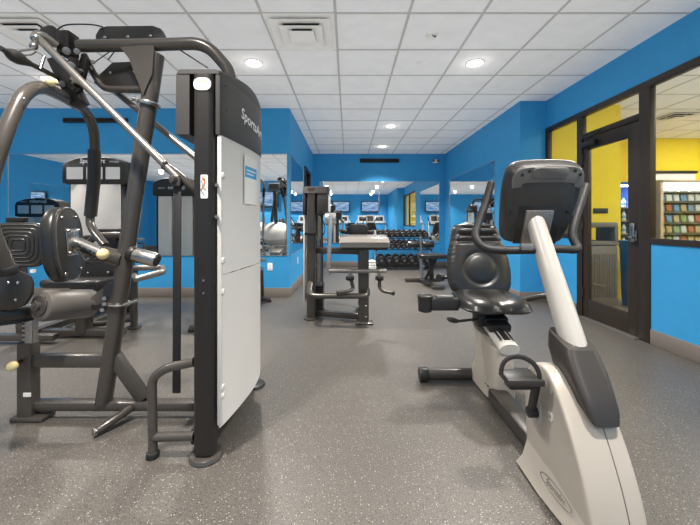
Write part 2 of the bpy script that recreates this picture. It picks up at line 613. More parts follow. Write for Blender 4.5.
# mirrors: thin silvered panels in metal channels
def mirror(lo, hi, axis, sgn, label):
    """axis: wall normal; lo/hi on the wall plane"""
    lo, hi = Vector(lo), Vector(hi)
    t = thing('wall_mirror', label, 'mirror', ((lo + hi) / 2).to_tuple()[:2] + (lo.z,), group='wall mirrors')
    a = 'xy'.index(axis); u = 1 - a
    p = MB(); l2, h2 = lo.copy(), hi.copy()
    l2[a], h2[a] = sorted((lo[a] + sgn * .0005, lo[a] + sgn * .006))
    p.bb(l2, h2)
    obj('glass_panel', p, 'mirror', t, smooth=False)
    f = MB(); w = .006
    for k in range(4):
        l3, h3 = lo.copy(), hi.copy()
        l3[a], h3[a] = sorted((lo[a] + sgn * .0005, lo[a] + sgn * .011))
        if k == 0: l3.z = hi.z; h3.z = hi.z + w; l3[u] -= w; h3[u] += w
        if k == 1: h3.z = lo.z; l3.z = lo.z - w; l3[u] -= w; h3[u] += w
        if k == 2: h3[u] = lo[u]; l3[u] = lo[u] - w
        if k == 3: l3[u] = hi[u]; h3[u] = hi[u] + w
        f.bb(l3, h3)
    obj('frame', f, 'silver', t, smooth=False)
    return t


mirror((-5.14, YW, .63), (-.925, YW, 2.16), 'y', -1, 'long framed wall mirror behind the cable tower on the left-hand wall')
mirror((XW, 5.23, .63), (XW, 6.72, 2.16), 'x', 1, 'narrow-looking mirror on the alcove side wall, beside the dark door')
mirror((-.72, YB, .61), (.775, YB, 2.155), 'y', -1, 'left panel of the two mirrors on the back wall, above the weight machine')
mirror((.788, YB, .61), (2.30, YB, 2.155), 'y', -1, 'right panel of the two mirrors on the back wall, above the dumbbell rack')
mirror((XA, 5.67, .61), (XA, 8.18, 2.155), 'x', -1, 'mirror on the right alcove wall, behind the exercise bike seat')
mirror((XL, -3.4, .63), (XL, 1.4, 2.16), 'x', 1, 'mirror on the far left wall, seen only as a reflection')

# ================================================================== CEILING FITTINGS
LIGHTS = [(-1.02, 3.68), (1.375, 3.68), (.77, 6.1), (.78, 7.75), (-1.02, 1.0), (1.375, 1.0), (-3.6, 1.9), (-3.6, 4.1), (-6.2, 2.6),
          (-1.02, -1.6), (1.375, -1.6), (-3.6, -1.2), (-6.2, -1.0), (-1.02, -3.1), (1.375, -3.1), (-3.6, -3.2)]
WHERE = ['recessed round ceiling light, lit, left one of the nearer pair, above the tower', 'recessed round ceiling light, lit, right one of the nearer pair',
         'recessed round ceiling light, lit, middle one down the room toward the back wall', 'small-looking round ceiling light nearest the back wall',
         'recessed ceiling light overhead between tower and camera', 'recessed ceiling light overhead above the bike console',
         'recessed ceiling light above the left machine seat', 'recessed ceiling light close to the left mirror', 'recessed ceiling light in the far left bay',
         'recessed ceiling light behind the camera on the left of centre', 'recessed ceiling light behind the camera on the right of centre',
         'recessed ceiling light behind the camera toward the left bay', 'recessed ceiling light behind the camera in the far left corner',
         'recessed ceiling light beside the left of the two screens', 'recessed ceiling light beside the right of the two screens', 'recessed ceiling light in front of the leftmost screen']
LAMP_W = 35; HALO_W = .5
src = None
for (lx, ly), lab in zip(LIGHTS, WHERE):
    if src is None:
        t = thing('recessed_light', lab, 'ceiling light', (0, 0, H), group='recessed ceiling lights', local=True)
        b = MB()
        b.tube([(math.cos(2 * PI * k / 32) * .088, math.sin(2 * PI * k / 32) * .088, -.004) for k in range(32)], .010, n=8, closed=True, flat=.6)
        obj('trim_ring', b, 'trimw', t)
        b = MB(); b.cyl((0, 0, -.001), (0, 0, -.006), .082, n=32); obj('lens', b, 'lamp', t)
        src = t
    else:
        t = copy_tree(src, label=lab)
    t.location = (lx, ly, H)
    ld = bpy.data.lights.new('downlight', 'AREA')
    ld.shape = 'DISK'; ld.size = .17; ld.energy = LAMP_W; ld.color = (1, .94, .87); ld.spread = math.radians(115)
    lo = bpy.data.objects.new('downlight', ld); lo.location = (lx, ly, H - .012); COL.objects.link(lo)
    lo['kind'] = 'helper'
    ld = bpy.data.lights.new('halo_fill', 'POINT'); ld.shadow_soft_size = .075; ld.energy = HALO_W; ld.color = (1, .94, .87)  # added point light, no fitting of its own: puts a halo on the ceiling
    lo = bpy.data.objects.new('halo_fill', ld); lo.location = (lx, ly, H - .07); COL.objects.link(lo)
    lo['kind'] = 'helper'
# lobby panels
for px, py in ((4.6, 3.0), (7.2, 3.4), (4.6, .4), (7.2, .4), (6.9, 5.7)):
    lb = MB(); lb.bb((px - .3, py - .3, H - .012), (px + .3, py + .3, H - .001), bev=.004)
    solo('ceiling_panel_light', lb, 'lamp', 'square ceiling panel light in the yellow room', 'ceiling light', group='panel lights in the yellow room')
    ld = bpy.data.lights.new('panel_light', 'AREA'); ld.size = .55; ld.energy = 13; ld.color = (1, .97, .92)
    lo = bpy.data.objects.new('panel_light', ld); lo.location = (px, py, H - .02); COL.objects.link(lo)
    lo['kind'] = 'helper'


def diffuser(cx, cy, label):
    t = thing('air_diffuser', label, 'air vent', (cx, cy, H), group='stepped square air diffusers', local=True)
    b = MB(); b.bb((-.26, -.26, -.003), (.26, .26, -.0005)); obj('duct_opening', b, 'duct', t, smooth=False)

    def sq(r0, r1, z0, z1):
        m = MB()
        rings = []
        for r, z in ((r0, z0), (r1, z1), (r1 - .006, z1 + .004), (r0 - .006, z0 + .004)):
            rings.append([(-r, -r, z), (r, -r, z), (r, r, z), (-r, r, z)])
        m.loft(rings + [rings[0]], cap=False)
        return m
    obj('frame', sq(.297, .240, -.004, -.010), 'trimw', t, smooth=False)
    for r0, r1, z0, z1 in ((.262, .165, -.026, -.008), (.185, .095, -.038, -.016)):
        obj('cone', sq(r0, r1, z0, z1), 'trimw', t, smooth=False)
    b = MB(); b.box((0, 0, -.044), (.22, .22, .006), bev=.002); obj('centre_plate', b, 'trimw', t)
    b = MB()
    for sx in (-1, 1):
        b.bar((sx * .05, 0, -.043), (sx * .20, 0, -.003), .012, .004)
    obj('bracket', b, 'trimw', t)
    return t


diffuser(-.412, 3.1, 'square stepped white air diffuser in the ceiling above the tower')
diffuser(-2.85, 3.1, 'square stepped air diffuser at the far left of the ceiling')
diffuser(5.35, 5.55, 'square air diffuser in the pale ceiling beyond the right-hand window')
t = thing('smoke_detector', 'round white smoke detector on a ceiling tile', 'smoke detector', (.77, 3.13, H), local=True)
b = MB(); b.cyl((0, 0, 0), (0, 0, -.016), .062, .058, n=28); obj('base', b, 'trimw', t)
b = MB(); b.cyl((0, 0, -.016), (0, 0, -.022), .042, n=24); b.cyl((0, 0, -.022), (0, 0, -.045), .05, .035, n=24, bev=.004); obj('sensor_head', b, 'trimw', t)
b = MB(); b.cyl((.0, -.047, -.033), (.0, -.05, -.033), .006); b.box((.02, -.04, -.036), (.02, .012, .008)); obj('slot', b, 'black', t)
b = MB(); b.cyl((.77, 3.68, H), (.77, 3.68, H - .008), .036, .03, n=24)
solo('sprinkler_cover', b, 'trimw', 'small flat round sprinkler cover on the ceiling behind the smoke detector', 'sprinkler')


def grille(lo, hi, label):
    lo, hi = Vector(lo), Vector(hi)
    t = thing('linear_grille', label, 'air vent', ((lo.x + hi.x) / 2, hi.y, lo.z), group='black slot grilles high on the walls')
    b = MB(); b.bb(lo, (hi.x, hi.y, lo.z + .012), bev=.002); b.bb((lo.x, lo.y, hi.z - .012), hi, bev=.002)
    b.bb(lo, (lo.x + .02, hi.y, hi.z), bev=.002); b.bb((hi.x - .02, lo.y, lo.z), hi, bev=.002)
    obj('frame', b, 'black', t)
    b = MB(); b.bb((lo.x, hi.y - .004, lo.z), (hi.x, hi.y - .001, hi.z)); obj('backing', b, 'duct', t)
    for k in range(2):
        z = lo.z + (hi.z - lo.z) * (k + 1) / 3
        b = MB(); b.bb((lo.x + .02, lo.y + .004, z - .004), (hi.x - .02, hi.y - .004, z + .004)); obj('blade', b, 'black', t)


grille((.30, YB - .04, 2.635), (1.29, YB - .001, 2.73), 'black slot grille high on the back wall above the mirrors')
grille((-4.29, YW - .04, 2.635), (-3.33, YW - .001, 2.70), 'black slot grille high on the left blue wall behind the tubes')
t = thing('emergency_light', 'small twin-headed emergency light high in the back right corner', 'emergency light', (2.2, YB - .05, 2.62), local=True)
b = MB(); b.box((0, .03, .05), (.12, .035, .09), bev=.008); obj('housing', b, 'trimw', t)
b = MB(); b.box((0, .0485, .05), (.08, .002, .06)); obj('wall_mount', b, 'trimw', t)
for s in (-1, 1):
    b = MB(); b.cyl((s * .045, .01, .06), (s * .06, -.05, .05), .022, .034, bev=.004); obj('lamp_head', b, 'consoleg', t)
for i, (lo, hi, lab) in enumerate((((-1.218, YW - .007, .40), (-1.142, YW - .0005, .515), 'white outlet plate on the wall just right of the cable tower'),
                                   ((XW + .0005, 5.93, .40), (XW + .007, 6.005, .515), 'white outlet plate on the alcove side wall under its mirror'))):
    t = thing('outlet_plate', lab, 'wall outlet', tuple(((Vector(lo) + Vector(hi)) / 2).to_tuple()[:2]) + (lo[2],), group='white outlet plates')
    b = MB(); b.bb(lo, hi, bev=.003); obj('cover', b, 'trimw', t)
    b = MB()
    c = (Vector(lo) + Vector(hi)) / 2
    for dz in (-.024, .024):
        if i == 0:
            b.box((c.x, lo[1] - .0008, c.z + dz), (.03, .002, .03), bev=.0008)
        else:
            b.box((hi[0] + .0008, c.y, c.z + dz), (.002, .03, .03), bev=.0008)
    obj('socket', b, 'paper', t)

# ================================================================== MAIN CABLE MACHINE (left foreground)
mm = thing('chest_press_machine', 'large grey cable weight machine with white shroud tower in the left foreground', 'weight machine', (-1.2, 1.95, 0))


def part(root, name, m, mb, label=None, **k):
    o = obj(name, mb, m, root, **k)
    if label:
        o['label'] = label
    return o


# tower posts
b = MB()
b.prism(rrect(-.686, 1.645, .10, .085, .03), 'z', .03, 1.835)
fp = part(mm, 'front_post', 'post', b)
b = MB(); b.cyl((-.686, 1.645, 0), (-.686, 1.645, .022), .078, .074, n=32, bev=.006)
part(fp, 'foot_plate', 'frame', b)
b = MB(); b.prism(rrect(-.686, 1.785, .082, .058, .026), 'y', 1.6015, 1.599)
part(fp, 'top_label', 'paper', b)
b = MB(); b.prism(rrect(-.686, 1.800, .062, .014, .006), 'y', 1.5988, 1.598)
part(fp, 'label_band', 'cream', b)
b = MB(); b.prism(rrect(-.677, 1.302, .034, .112, .006), 'y', 1.6018, 1.600)
part(fp, 'instruction_sticker', 'paper', b)
b = MB()
b.tube(crom([(-.687, 1.599, 1.345), (-.675, 1.599, 1.325), (-.68, 1.599, 1.30), (-.672, 1.599, 1.29)], 5), .0028, n=6)
b.ball((-.678, 1.599, 1.338), .005)
part(fp, 'sticker_figure', 'orange', b)
b = MB(); b.tube(crom([(-.689, 1.599, 1.33), (-.684, 1.599, 1.30), (-.692, 1.599, 1.285), (-.676, 1.599, 1.262)], 5), .0016, n=6)
part(fp, 'sticker_outline', 'dletter', b)
for z in (.86, .80):
    b = MB(); b.cyl((-.68, 1.604, z), (-.68, 1.599, z), .006, n=12); part(fp, 'bolt', 'chrome', b)
b = MB(); b.prism(rrect(-.69, 2.33, .09, .07, .025), 'z', .02, 1.80)
rp = part(mm, 'rear_post', 'post', b)
b = MB(); b.cyl((-.65, 2.36, 0), (-.65, 2.36, .02), .075, .07, n=28, bev=.006); part(rp, 'foot_plate', 'black', b)

SIDE = smooth_tab([(1.615, -.612), (1.66, -.598), (1.80, -.575), (1.95, -.558), (2.08, -.5495), (2.17, -.5535), (2.23, -.58), (2.265, -.63)])
ARCH = smooth_tab([(1.60, 1.858), (1.70, 1.876), (1.90, 1.908), (2.03, 1.906), (2.12, 1.88), (2.20, 1.845), (2.27, 1.80)])
LEFT = smooth_tab([(1.615, -.812), (1.66, -.822), (2.10, -.832), (2.2, -.81), (2.265, -.75)])
xs = lambda yy: interp(SIDE, yy)
zt = lambda yy: interp(ARCH, yy)
xl = lambda yy: interp(LEFT, yy)


def slab(y0, y1, n, xa, xb, za, zb, ch=.016):
    rings = []
    for k in range(n + 1):
        yy = y0 + (y1 - y0) * k / n
        a, c, z0, z1 = xa(yy), xb(yy), za(yy), zb(yy)
        rings.append([(a, yy, z0), (a, yy, z1 - ch), (a + ch * .3, yy, z1 - ch * .3), (a + ch, yy, z1), (c - ch, yy, z1), (c - ch * .3, yy, z1 - ch * .3), (c, yy, z1 - ch), (c, yy, z0)])
    return MB().loft(rings)


cap = slab(1.615, 2.265, 26, xl, xs, lambda yy: 1.84, zt)
cap2 = slab(1.70, 2.262, 22, xl, xs, lambda yy: 1.552, lambda yy: 1.8405, .0004)
m_ = bpy.data.meshes.new('_'); cap2.b.to_mesh(m_); cap.b.from_mesh(m_)
for ya, yb, xa, xb in ((1.618, 1.701, xl, lambda yy: -.755), (1.618, 1.701, lambda yy: -.630, xs)):
    c2 = slab(ya, yb, 5, xa, xb, lambda yy: 1.552, lambda yy: 1.8405, .0004)
    c2.b.to_mesh(m_); cap.b.from_mesh(m_)
bpy.data.meshes.remove(m_)
cp = part(mm, 'tower_cap', 'cap', cap)
for yy, z in ((1.665, 1.80), (1.675, 1.685)):
    b = MB(); b.cyl((xs(yy) - .004, yy, z), (xs(yy) + .0015, yy, z), .007, n=12); part(cp, 'screw_recess', 'black', b)
tilt = .0


def cap_text(u, v):
    yy = 1.985 + u
    return (xs(yy) + .0025, yy, 1.70 + v - u * .12)


part(cp, 'lettering', 'letter', text_mb('SportsArt', .084, cap_text, shear=.15, bold=.001))

# weight stack and guide rods inside the tower
b = MB()
for k in range(14):
    b.box((-.70, 1.96, .16 + k * .032), (.12, .34, .029), bev=.003)
st = part(mm, 'weight_stack', 'black', b)
for yy in (1.86, 2.06):
    b = MB(); b.cyl((-.70, yy, .10), (-.70, yy, 1.6), .012, n=12); part(mm, 'guide_rod', 'chrome', b)
b = MB(); b.bb((-.78, 1.68, .03), (-.66, 2.30, .11), bev=.01); part(mm, 'tower_base', 'black', b)


def shell(z0, z1, dx=.006, th=.006):
    ys = [1.628 + (2.262 - 1.628) * k / 28 for k in range(29)]
    out = [(xs(yy) - dx, yy) for yy in ys]
    inn = [(xs(yy) - dx - th, yy) for yy in reversed(ys)]
    return MB().prism(out + inn, 'z', z0, z1)


sh = part(mm, 'upper_shroud', 'frost', shell(.883, 1.553))
lower = shell(.16, .878)
for v in lower.b.verts:      # lower corner sweeps up toward the back
    if v.co.z < .2:
        v.co.z = .15 + .05 * max(0, (v.co.y - 1.95) / .3) ** 2
part(mm, 'lower_shroud', 'frost', lower)
b = MB()
for yy in (1.634,):
    b.bar((xs(1.64) - .012, yy, .16), (xs(1.64) - .012, yy, 1.55), .022, .022, bev=.006)
part(mm, 'shroud_edge', 'white', b)
for z in (1.36, .95, .80, .34, .30):
    b = MB(); b.box((-.604, 1.640, z), (.022, .03, .028), bev=.006); part(mm, 'shroud_clip', 'white', b)
for z in (1.31, 1.16):
    b = MB(); b.cyl((-.626, 1.62, z), (-.618, 1.60, z), .009, n=10); part(mm, 'knob_bolt', 'rod', b)
# paper notice
b = MB()


def paper(y0, y1, z0, z1, off):
    m = MB()
    n = 6
    ring = lambda o: [[(xs(y0 + (y1 - y0) * k / n) + o, y0 + (y1 - y0) * k / n, z) for k in range(n + 1)] for z in (z0, z1)]
    a = ring(off); c = ring(off - .0012)
    m.loft([a[0] + list(reversed(c[0])), a[1] + list(reversed(c[1]))])
    return m


pn = part(mm, 'paper_notice', 'paper', paper(1.86, 2.05, 1.235, 1.505, .001))
part(pn, 'blue_heading', 'bluepr', paper(1.868, 2.042, 1.385, 1.447, .0016))
for k, z in enumerate((1.425, 1.405)):
    part(pn, 'printed_line', 'paper', paper(1.89, 2.02 - k * .03, z - .004, z + .004, .0024))

# floor frame
b = MB()
b.bar((-1.875, 1.985, .07), (-.70, 1.985, .07), .075, .052, bev=.016)
part(mm, 'base_beam', 'frame', b)
b = MB(); b.bar((-1.83, 1.97, .335), (-1.40, 1.97, .335), .06, .075, bev=.014); part(mm, 'cross_beam', 'frame', b)
b = MB(); b.prism(rrect(-1.845, 1.965, .085, .07, .012), 'z', .03, .44)
sp_ = part(mm, 'seat_upright', 'frame', b)
b = MB(); b.box((-1.82, 1.965, .014), (.19, .10, .028), bev=.012); part(sp_, 'foot_plate', 'frame', b)
b = MB(); b.box((-1.82, 1.928, .155), (.042, .004, .022)); part(sp_, 'serial_sticker', 'paper', b)
b = MB(); b.prism(rrect(-1.835, 1.965, .062, .05, .012), 'z', .40, .585); sp2 = part(mm, 'seat_post', 'chrome', b)
for k in range(5):
    b = MB(); b.cyl((-1.852, 1.942, .45 + k * .026), (-1.852, 1.938, .45 + k * .026), .006, n=10); part(sp2, 'pin_hole', 'black', b)
b = MB(); b.cyl((-1.86, 1.935, .345), P(15, 365, 1.875), .011); part(mm, 'seat_pin', 'post', b)
b = MB(); b.ball(P(12.5, 366, 1.87), .026); part(mm, 'seat_pin_knob', 'cream', b)
# seat
poly = [(p.x, p.y) for p in crom([Vector(v) for v in ((-2.30, 1.80, 0), (-2.1, 1.75, 0), (-1.90, 1.765, 0), (-1.77, 1.84, 0), (-1.745, 1.96, 0), (-1.77, 2.08, 0), (-1.90, 2.15, 0), (-2.1, 2.16, 0), (-2.30, 2.12, 0), (-2.36, 1.96, 0), (-2.30, 1.80, 0))], 5)][:-1]
b = MB(); b.pillow(poly, 'z', .60, .675, p=3, smin=.86)
se = part(mm, 'seat', 'leather', b)
b = MB(); b.prism([(-2.04 + (u + 2.04) * .93, 1.955 + (v - 1.955) * .93) for u, v in poly], 'z', .584, .603); part(se, 'seat_board', 'black', b)

# inclined main upright with collar and gusset
lo_, hi_ = Vector((-1.418, 1.975, .09)), Vector((-1.108, 1.965, 2.10))
dirv = (hi_ - lo_).normalized()
b = MB(); b.tube([lo_, hi_], .0445, n=20, flat=1.0)
up = part(mm, 'main_upright', 'frame', b)
c = lo_ + dirv * 1.745
b = MB(); b.cyl(c - dirv * .012, c + dirv * .012, .062, n=24, bev=.004); b.cyl(c + Vector((-.055, -.03, .02)), c + Vector((-.075, -.045, .02)), .013); part(up, 'collar', 'chrome', b)
c = lo_ + dirv * .58
b = MB(); b.tube([c + Vector((math.cos(a) * .056, math.sin(a) * .056, math.cos(a) * -.005)) for a in [2 * PI * k / 20 for k in range(20)]], .008, n=8, closed=True)
b.tube([c + Vector((.05, -.02, 0)), c + Vector((.115, -.01, .02))], .009)
part(up, 'cable_ring', 'chrome', b)
b = MB(); b.bar((-1.395, 1.98, .40), (-1.19, 1.99, .10), .055, .075, bev=.012); part(mm, 'brace', 'frame', b)
b = MB(); b.cyl((-1.24, 1.95, .07), (-1.335, 1.80, .024), .022, n=16, bev=.004); part(mm, 'foot_stub', 'frame', b)
b = MB(); b.cyl((-1.335, 1.80, .024), (-1.342, 1.79, .024), .0225, n=16); part(mm, 'stub_cap', 'chrome', b)

# step loop beside the tower
R = .0215
b = MB()
b.tube(fillet([P(194, 362, 1.64), P(166, 368, 1.64), P(152, 378, 1.64), P(153, 452, 1.64)], .09), R)
b.tube([P(153, 437, 1.64), P(194, 436, 1.64)], R)
lp = part(mm, 'step_loop', 'frame', b)
b = MB(); b.cyl((-.942, 1.64, 0), (-.942, 1.64, .03), .03, n=18, bev=.004); part(lp, 'rubber_foot', 'rubber', b)

# hanging belt on its clevis
b = MB(); b.bar(P(177.5, 186, 1.80), P(176.5, 393, 1.80), .042, .008, bev=.002, up=(0, 1, 0))
part(mm, 'belt', 'rubber', b)
b = MB(); b.cyl(P(171, 179, 1.77), P(183, 181, 1.83), .022, n=16, bev=.003); b.box(P(177, 182, 1.80), (.05, .04, .05), bev=.006); part(mm, 'belt_clevis', 'frame', b)

# overhead arm: from the pivot head over the tower
b = MB()
b.tube(fillet([P(79, 46, 1.93), P(150, 45, 1.94), P(206, 43, 1.95), P(229, 70, 1.97), P(231, 86, 1.98)], .16), .034, n=18)
part(mm, 'overhead_arm', 'frame', b)
b = MB(); b.prism([(P(q, r, 1.93).x, P(q, r, 1.93).z) for q, r in ((121, 47), (156, 47), (154, 75), (145, 96), (138, 78), (131, 60))], 'y', 1.91, 1.93)
part(mm, 'gusset', 'frame', b)


def plate(name, pix, d, th, bolts, mname='padback'):
    b = MB()
    out = [(P(q, r, d).x, P(q, r, d).z) for q, r in pix]
    b.prism(out, 'y', d, d + th, bev=.008)
    o = part(mm, name, mname, b)
    for q, r in bolts:
        k = MB(); k.ball(P(q, r, d - .002), .010, (1, .6, 1)); part(o, 'bolt', 'chrome', k)
    return o


plate('upper_pad', [(95, 41), (95, 35), (99, 28), (106, 26), (153, 25.5), (160, 28), (164, 36), (164, 41)], 2.0, .05, ((105, 37.5), (128, 37), (150.5, 36)))
plate('lower_pad', [(93, 82), (97, 76), (112, 62), (140, 61), (143, 64), (143, 88), (138, 91), (106, 90), (99, 87)], 2.03, .05, ((110.5, 72.5), (134, 71.5)))
b = MB(); b.tube(fillet([P(84, 55, 2.0), P(96, 78, 2.0), P(104, 89, 2.0), P(142, 89, 2.0)], .09), .018); part(mm, 'pad_rail', 'frame', b)
b = MB(); b.prism([(P(q, r, 1.9).x, P(q, r, 1.9).z) for q, r in ((37, 34), (40, 28), (46, 25), (52, 25), (56, 29), (57.5, 35), (57, 45), (40, 45))], 'y', 1.90, 1.93, bev=.006)
rp2 = part(mm, 'round_guard', 'padback', b)
b = MB(); b.ball(P(46.5, 35, 1.898), .010, (1, .6, 1)); part(rp2, 'bolt', 'chrome', b)

# pivot head: blocks, brackets, bushings
b = MB()
b.box(P(68, 45, 1.93), (.07, .08, .13), bev=.006); b.bar(P(58, 60, 1.93), P(80, 105, 1.95), .09, .075, bev=.008)
b.bar(P(74, 58, 1.90), P(66, 100, 1.93), .03, .05); b.bar(P(86, 58, 1.93), P(74, 104, 1.96), .03, .05)
hd = part(mm, 'pivot_head', 'post', b)
for q, r, d, rad in ((66.5, 51, 1.87, .020), (77, 51.5, 1.88, .016), (71, 66, 1.88, .022), (80, 72, 1.9, .018), (62, 84, 1.88, .018), (93, 62, 1.92, .012), (34.5, 44, 1.78, .016)):
    b = MB(); b.cyl(P(q, r, d), P(q, r, d + .04), rad, n=14, bev=.003); part(hd, 'bushing', 'rod', b)
for z0 in (0, 1, 2):
    b = MB(); b.box(P(73 + z0 * 3, 88 - z0 * 8, 1.885), (.045, .03, .03), rot=(0, .6, 0), bev=.004); part(hd, 'adjuster_block', 'rod' if z0 % 2 else 'black', b)
b = MB(); b.cyl(P(50.5, 82, 1.70), P(58, 84, 1.88), .011); b.ball(P(50.5, 81.5, 1.69), .023); part(mm, 'arm_pin_knob', 'cream', b)
b = MB(); b.tube(crom([P(56, 31, 1.9), P(66, 25, 1.93), P(90, 24.5, 1.98), P(103, 27, 2.0)], 6), .004, n=6)
part(mm, 'cable', 'black', b)
b = MB(); b.tube(crom([P(180, 50, 1.98), P(208, 68, 1.98)], 3), .004, n=6); part(mm, 'cable', 'black', b)
b = MB(); b.tube(crom([P(95, 62, 1.99), P(116, 48, 1.96), P(108, 60, 1.97)], 5), .003, n=6)
part(mm, 'cable', 'black', b)
b = MB()
b.tube(crom([P(0, 48, 1.55), P(9, 53, 1.6), P(22, 60, 1.66), P(35, 66, 1.72), P(58, 78, 1.86)], 5), [.012] * 4 + [.016, .022, .028, .03, .03, .03, .026, .022, .018, .016] + [.012] * 7, n=12)
part(mm, 'side_handle', 'black', b)
b = MB()
b.tube(crom([P(11, 56, 1.60), P(18, 51, 1.63), P(31, 49, 1.7), P(34, 46, 1.75)], 5), .006, n=8)
b.tube(crom([P(18, 55, 1.62), P(30, 55, 1.69), P(36, 52, 1.75)], 5), .004, n=6)
b.cyl(P(40, 69, 1.74), P(44, 57, 1.76), .008)
part(mm, 'pull_rod', 'chrome', b)

# link rods
b = MB(); b.tube([P(38, 38, 1.80), P(178, 178, 1.80)], .0195, n=16); b.tube(fillet([P(38, 38, 1.80), P(35, 34, 1.80), P(42, 35, 1.82), P(57, 45, 1.88)], .03), .0195, n=14)
l1 = part(mm, 'link_rod', 'rod', b)
b = MB(); b.cyl(P(164, 165, 1.80), P(197, 190, 1.84), .023, n=16); b.ball(P(165, 163, 1.79), .014); part(l1, 'rod_sleeve', 'frame', b)
b = MB(); b.ball(P(36, 38, 1.79), .026); b.ball(P(33.5, 46, 1.78), .020); part(l1, 'rod_end', 'chrome', b)
b = MB(); b.tube([P(80, 62, 2.12), P(196, 158, 2.12)], .0195, n=16); part(mm, 'link_rod', 'rod', b)

# swinging arms (U bar): near arm runs out of the frame, far arm ends in a grip
b = MB()
ub = [P(-14, 205, 1.42), P(-8, 175, 1.43), P(2, 142, 1.45), P(14, 112, 1.50), P(24, 95, 1.55), P(38, 87.5, 1.65), P(54, 92, 1.78), P(74, 103, 1.98), P(86, 112, 2.14), P(93, 128, 2.25), P(95, 146, 2.30), P(94, 158, 2.32)]
b.tube(crom(ub, 6), .030, n=18)
part(mm, 'swing_arm', 'frame', b)
b = MB(); b.tube([P(94.5, 150, 2.31), P(94, 180, 2.33), P(90.5, 216, 2.35)], .038, n=18); part(mm, 'grip', 'padback', b)
b = MB(); b.tube(crom([P(90.5, 214, 2.35), P(90.5, 224, 2.34), P(96, 234, 2.30), P(106, 246, 2.22)], 6), .026, n=14); part(mm, 'handle_tail', 'frame', b)
b = MB(); b.tube(crom([P(-14, 205, 1.42), P(-10, 228, 1.42), P(-3, 246, 1.44), P(7, 268, 1.48)], 6), .031, n=16); part(mm, 'near_handle', 'frame', b)
b = MB(); b.cyl(P(6.5, 266, 1.478), P(9.5, 274, 1.49), .035, n=16, bev=.005); part(mm, 'handle_end', 'rubber', b)
for q, r in ((15, 97), (9.5, 110), (5, 119), (3, 129), (24, 97)):
    b = MB(); b.ball(P(q, r + 2, 1.50), .007); part(mm, 'arm_bolt', 'chrome', b)

# low elbow pad at the very left
b = MB()
out = [(P(q, r, 1.75).x, P(q, r, 1.75).z) for q, r in ((-6, 312), (-6, 280), (3, 277), (10, 270.5), (20, 272), (28, 277), (31, 285), (30, 296), (22, 308), (8, 313))]
b.prism([(-1.77 + (u + 1.73) * .92 - .035, v) for u, v in out], 'y', 1.782, 1.835, bev=.012)
ep = part(mm, 'elbow_pad', 'leather', b)
b = MB(); b.prism([(-1.735 + (u + 1.73) * .95, .82 + (v - .82) * .95) for u, v in out], 'y', 1.765, 1.783, bev=.004); pb = part(ep, 'pad_plate', 'padback', b)
for q, r in ((9, 283), (18, 283), (16, 300)):
    b = MB(); b.ball(P(q, r, 1.763), .008); part(ep, 'bolt', 'chrome', b)

# oval back pad on its sliding tube
import mathutils
pc = P(69.5, 244, 1.94)
rz = math.radians(15)
mt = Matrix.Translation(pc) @ Matrix.Rotation(rz, 4, 'Z') @ Matrix.Rotation(math.radians(-4), 4, 'Y')
out = superell(0, 0, .150, .212, p=2.5)
b = MB(); b.pillow(out, 'x', -.072, -.005, p=3, smin=.8); b.xform(mt); bp = part(mm, 'back_pad', 'leather', b)
b = MB(); b.prism([(u * .96, v * .96) for u, v in out], 'x', -.012, .008, bev=.004); b.xform(mt); part(bp, 'pad_board', 'padback', b)
b = MB(); b.tube([(.006, u * .955, v * .955) for u, v in out], .004, n=6, closed=True); b.xform(mt); part(bp, 'piping', 'frame', b)
for u, v in ((.07, .155), (-.08, .15), (.075, -.15), (-.085, -.16)):
    b = MB(); b.ball((.010, u, v), .009); b.xform(mt); part(bp, 'bolt', 'chrome', b)
b = MB(); b.box((.012, .01, .01), (.01, .13, .155), bev=.003); b.box((.026, .01, .01), (.02, .05, .13), bev=.006)
for u in (-.045, .06):
    for v in (-.05, .075):
        b.ball((.02, u, v), .011)
b.xform(mt); part(bp, 'bracket', 'chrome', b)
ts = mt @ Vector((.015, .01, .012))
tm, te = P(102, 254, 1.955), P(124, 259, 1.96)
b = MB(); b.cyl(ts, tm, .036, n=20); sl = part(mm, 'sliding_tube', 'chrome', b)
for k in range(4):
    c = ts.lerp(tm, .42 + .16 * k)
    b = MB(); b.cyl(c + Vector((0, -.034, 0)), c + Vector((0, -.038, 0)), .007, n=10); part(sl, 'pin_hole', 'black', b)
b = MB(); b.cyl(tm, te, .046, n=22); part(mm, 'tube_sleeve', 'frame', b)
b = MB(); b.cyl(P(131, 253.5, 1.96), P(157, 260.5, 1.96), .042, n=24, bev=.004); sl2 = part(mm, 'tube_end', 'chrome', b)
b = MB(); b.cyl(P(130, 253, 1.96), P(135, 254.5, 1.96), .047, n=24, bev=.003); part(sl2, 'end_collar', 'post', b)
b = MB(); b.cyl(P(157, 260.5, 1.96), P(157.6, 260.7, 1.96), .034, n=20); part(sl2, 'end_plug', 'black', b)
b = MB(); b.cyl(P(103, 254, 1.85), P(108, 253, 1.93), .010); b.ball(P(103, 254, 1.84), .030); part(mm, 'tube_pin_knob', 'cream', b)
b = MB(); b.tube(crom([P(78, 250, 1.9), P(86, 261, 1.9), P(100, 262, 1.9), P(108, 257, 1.92)], 5), .005, n=6); b.tube(crom([P(80, 252, 1.91), P(90, 264, 1.91), P(104, 261, 1.92)], 5), .005, n=6); part(mm, 'coiled_cable', 'black', b)

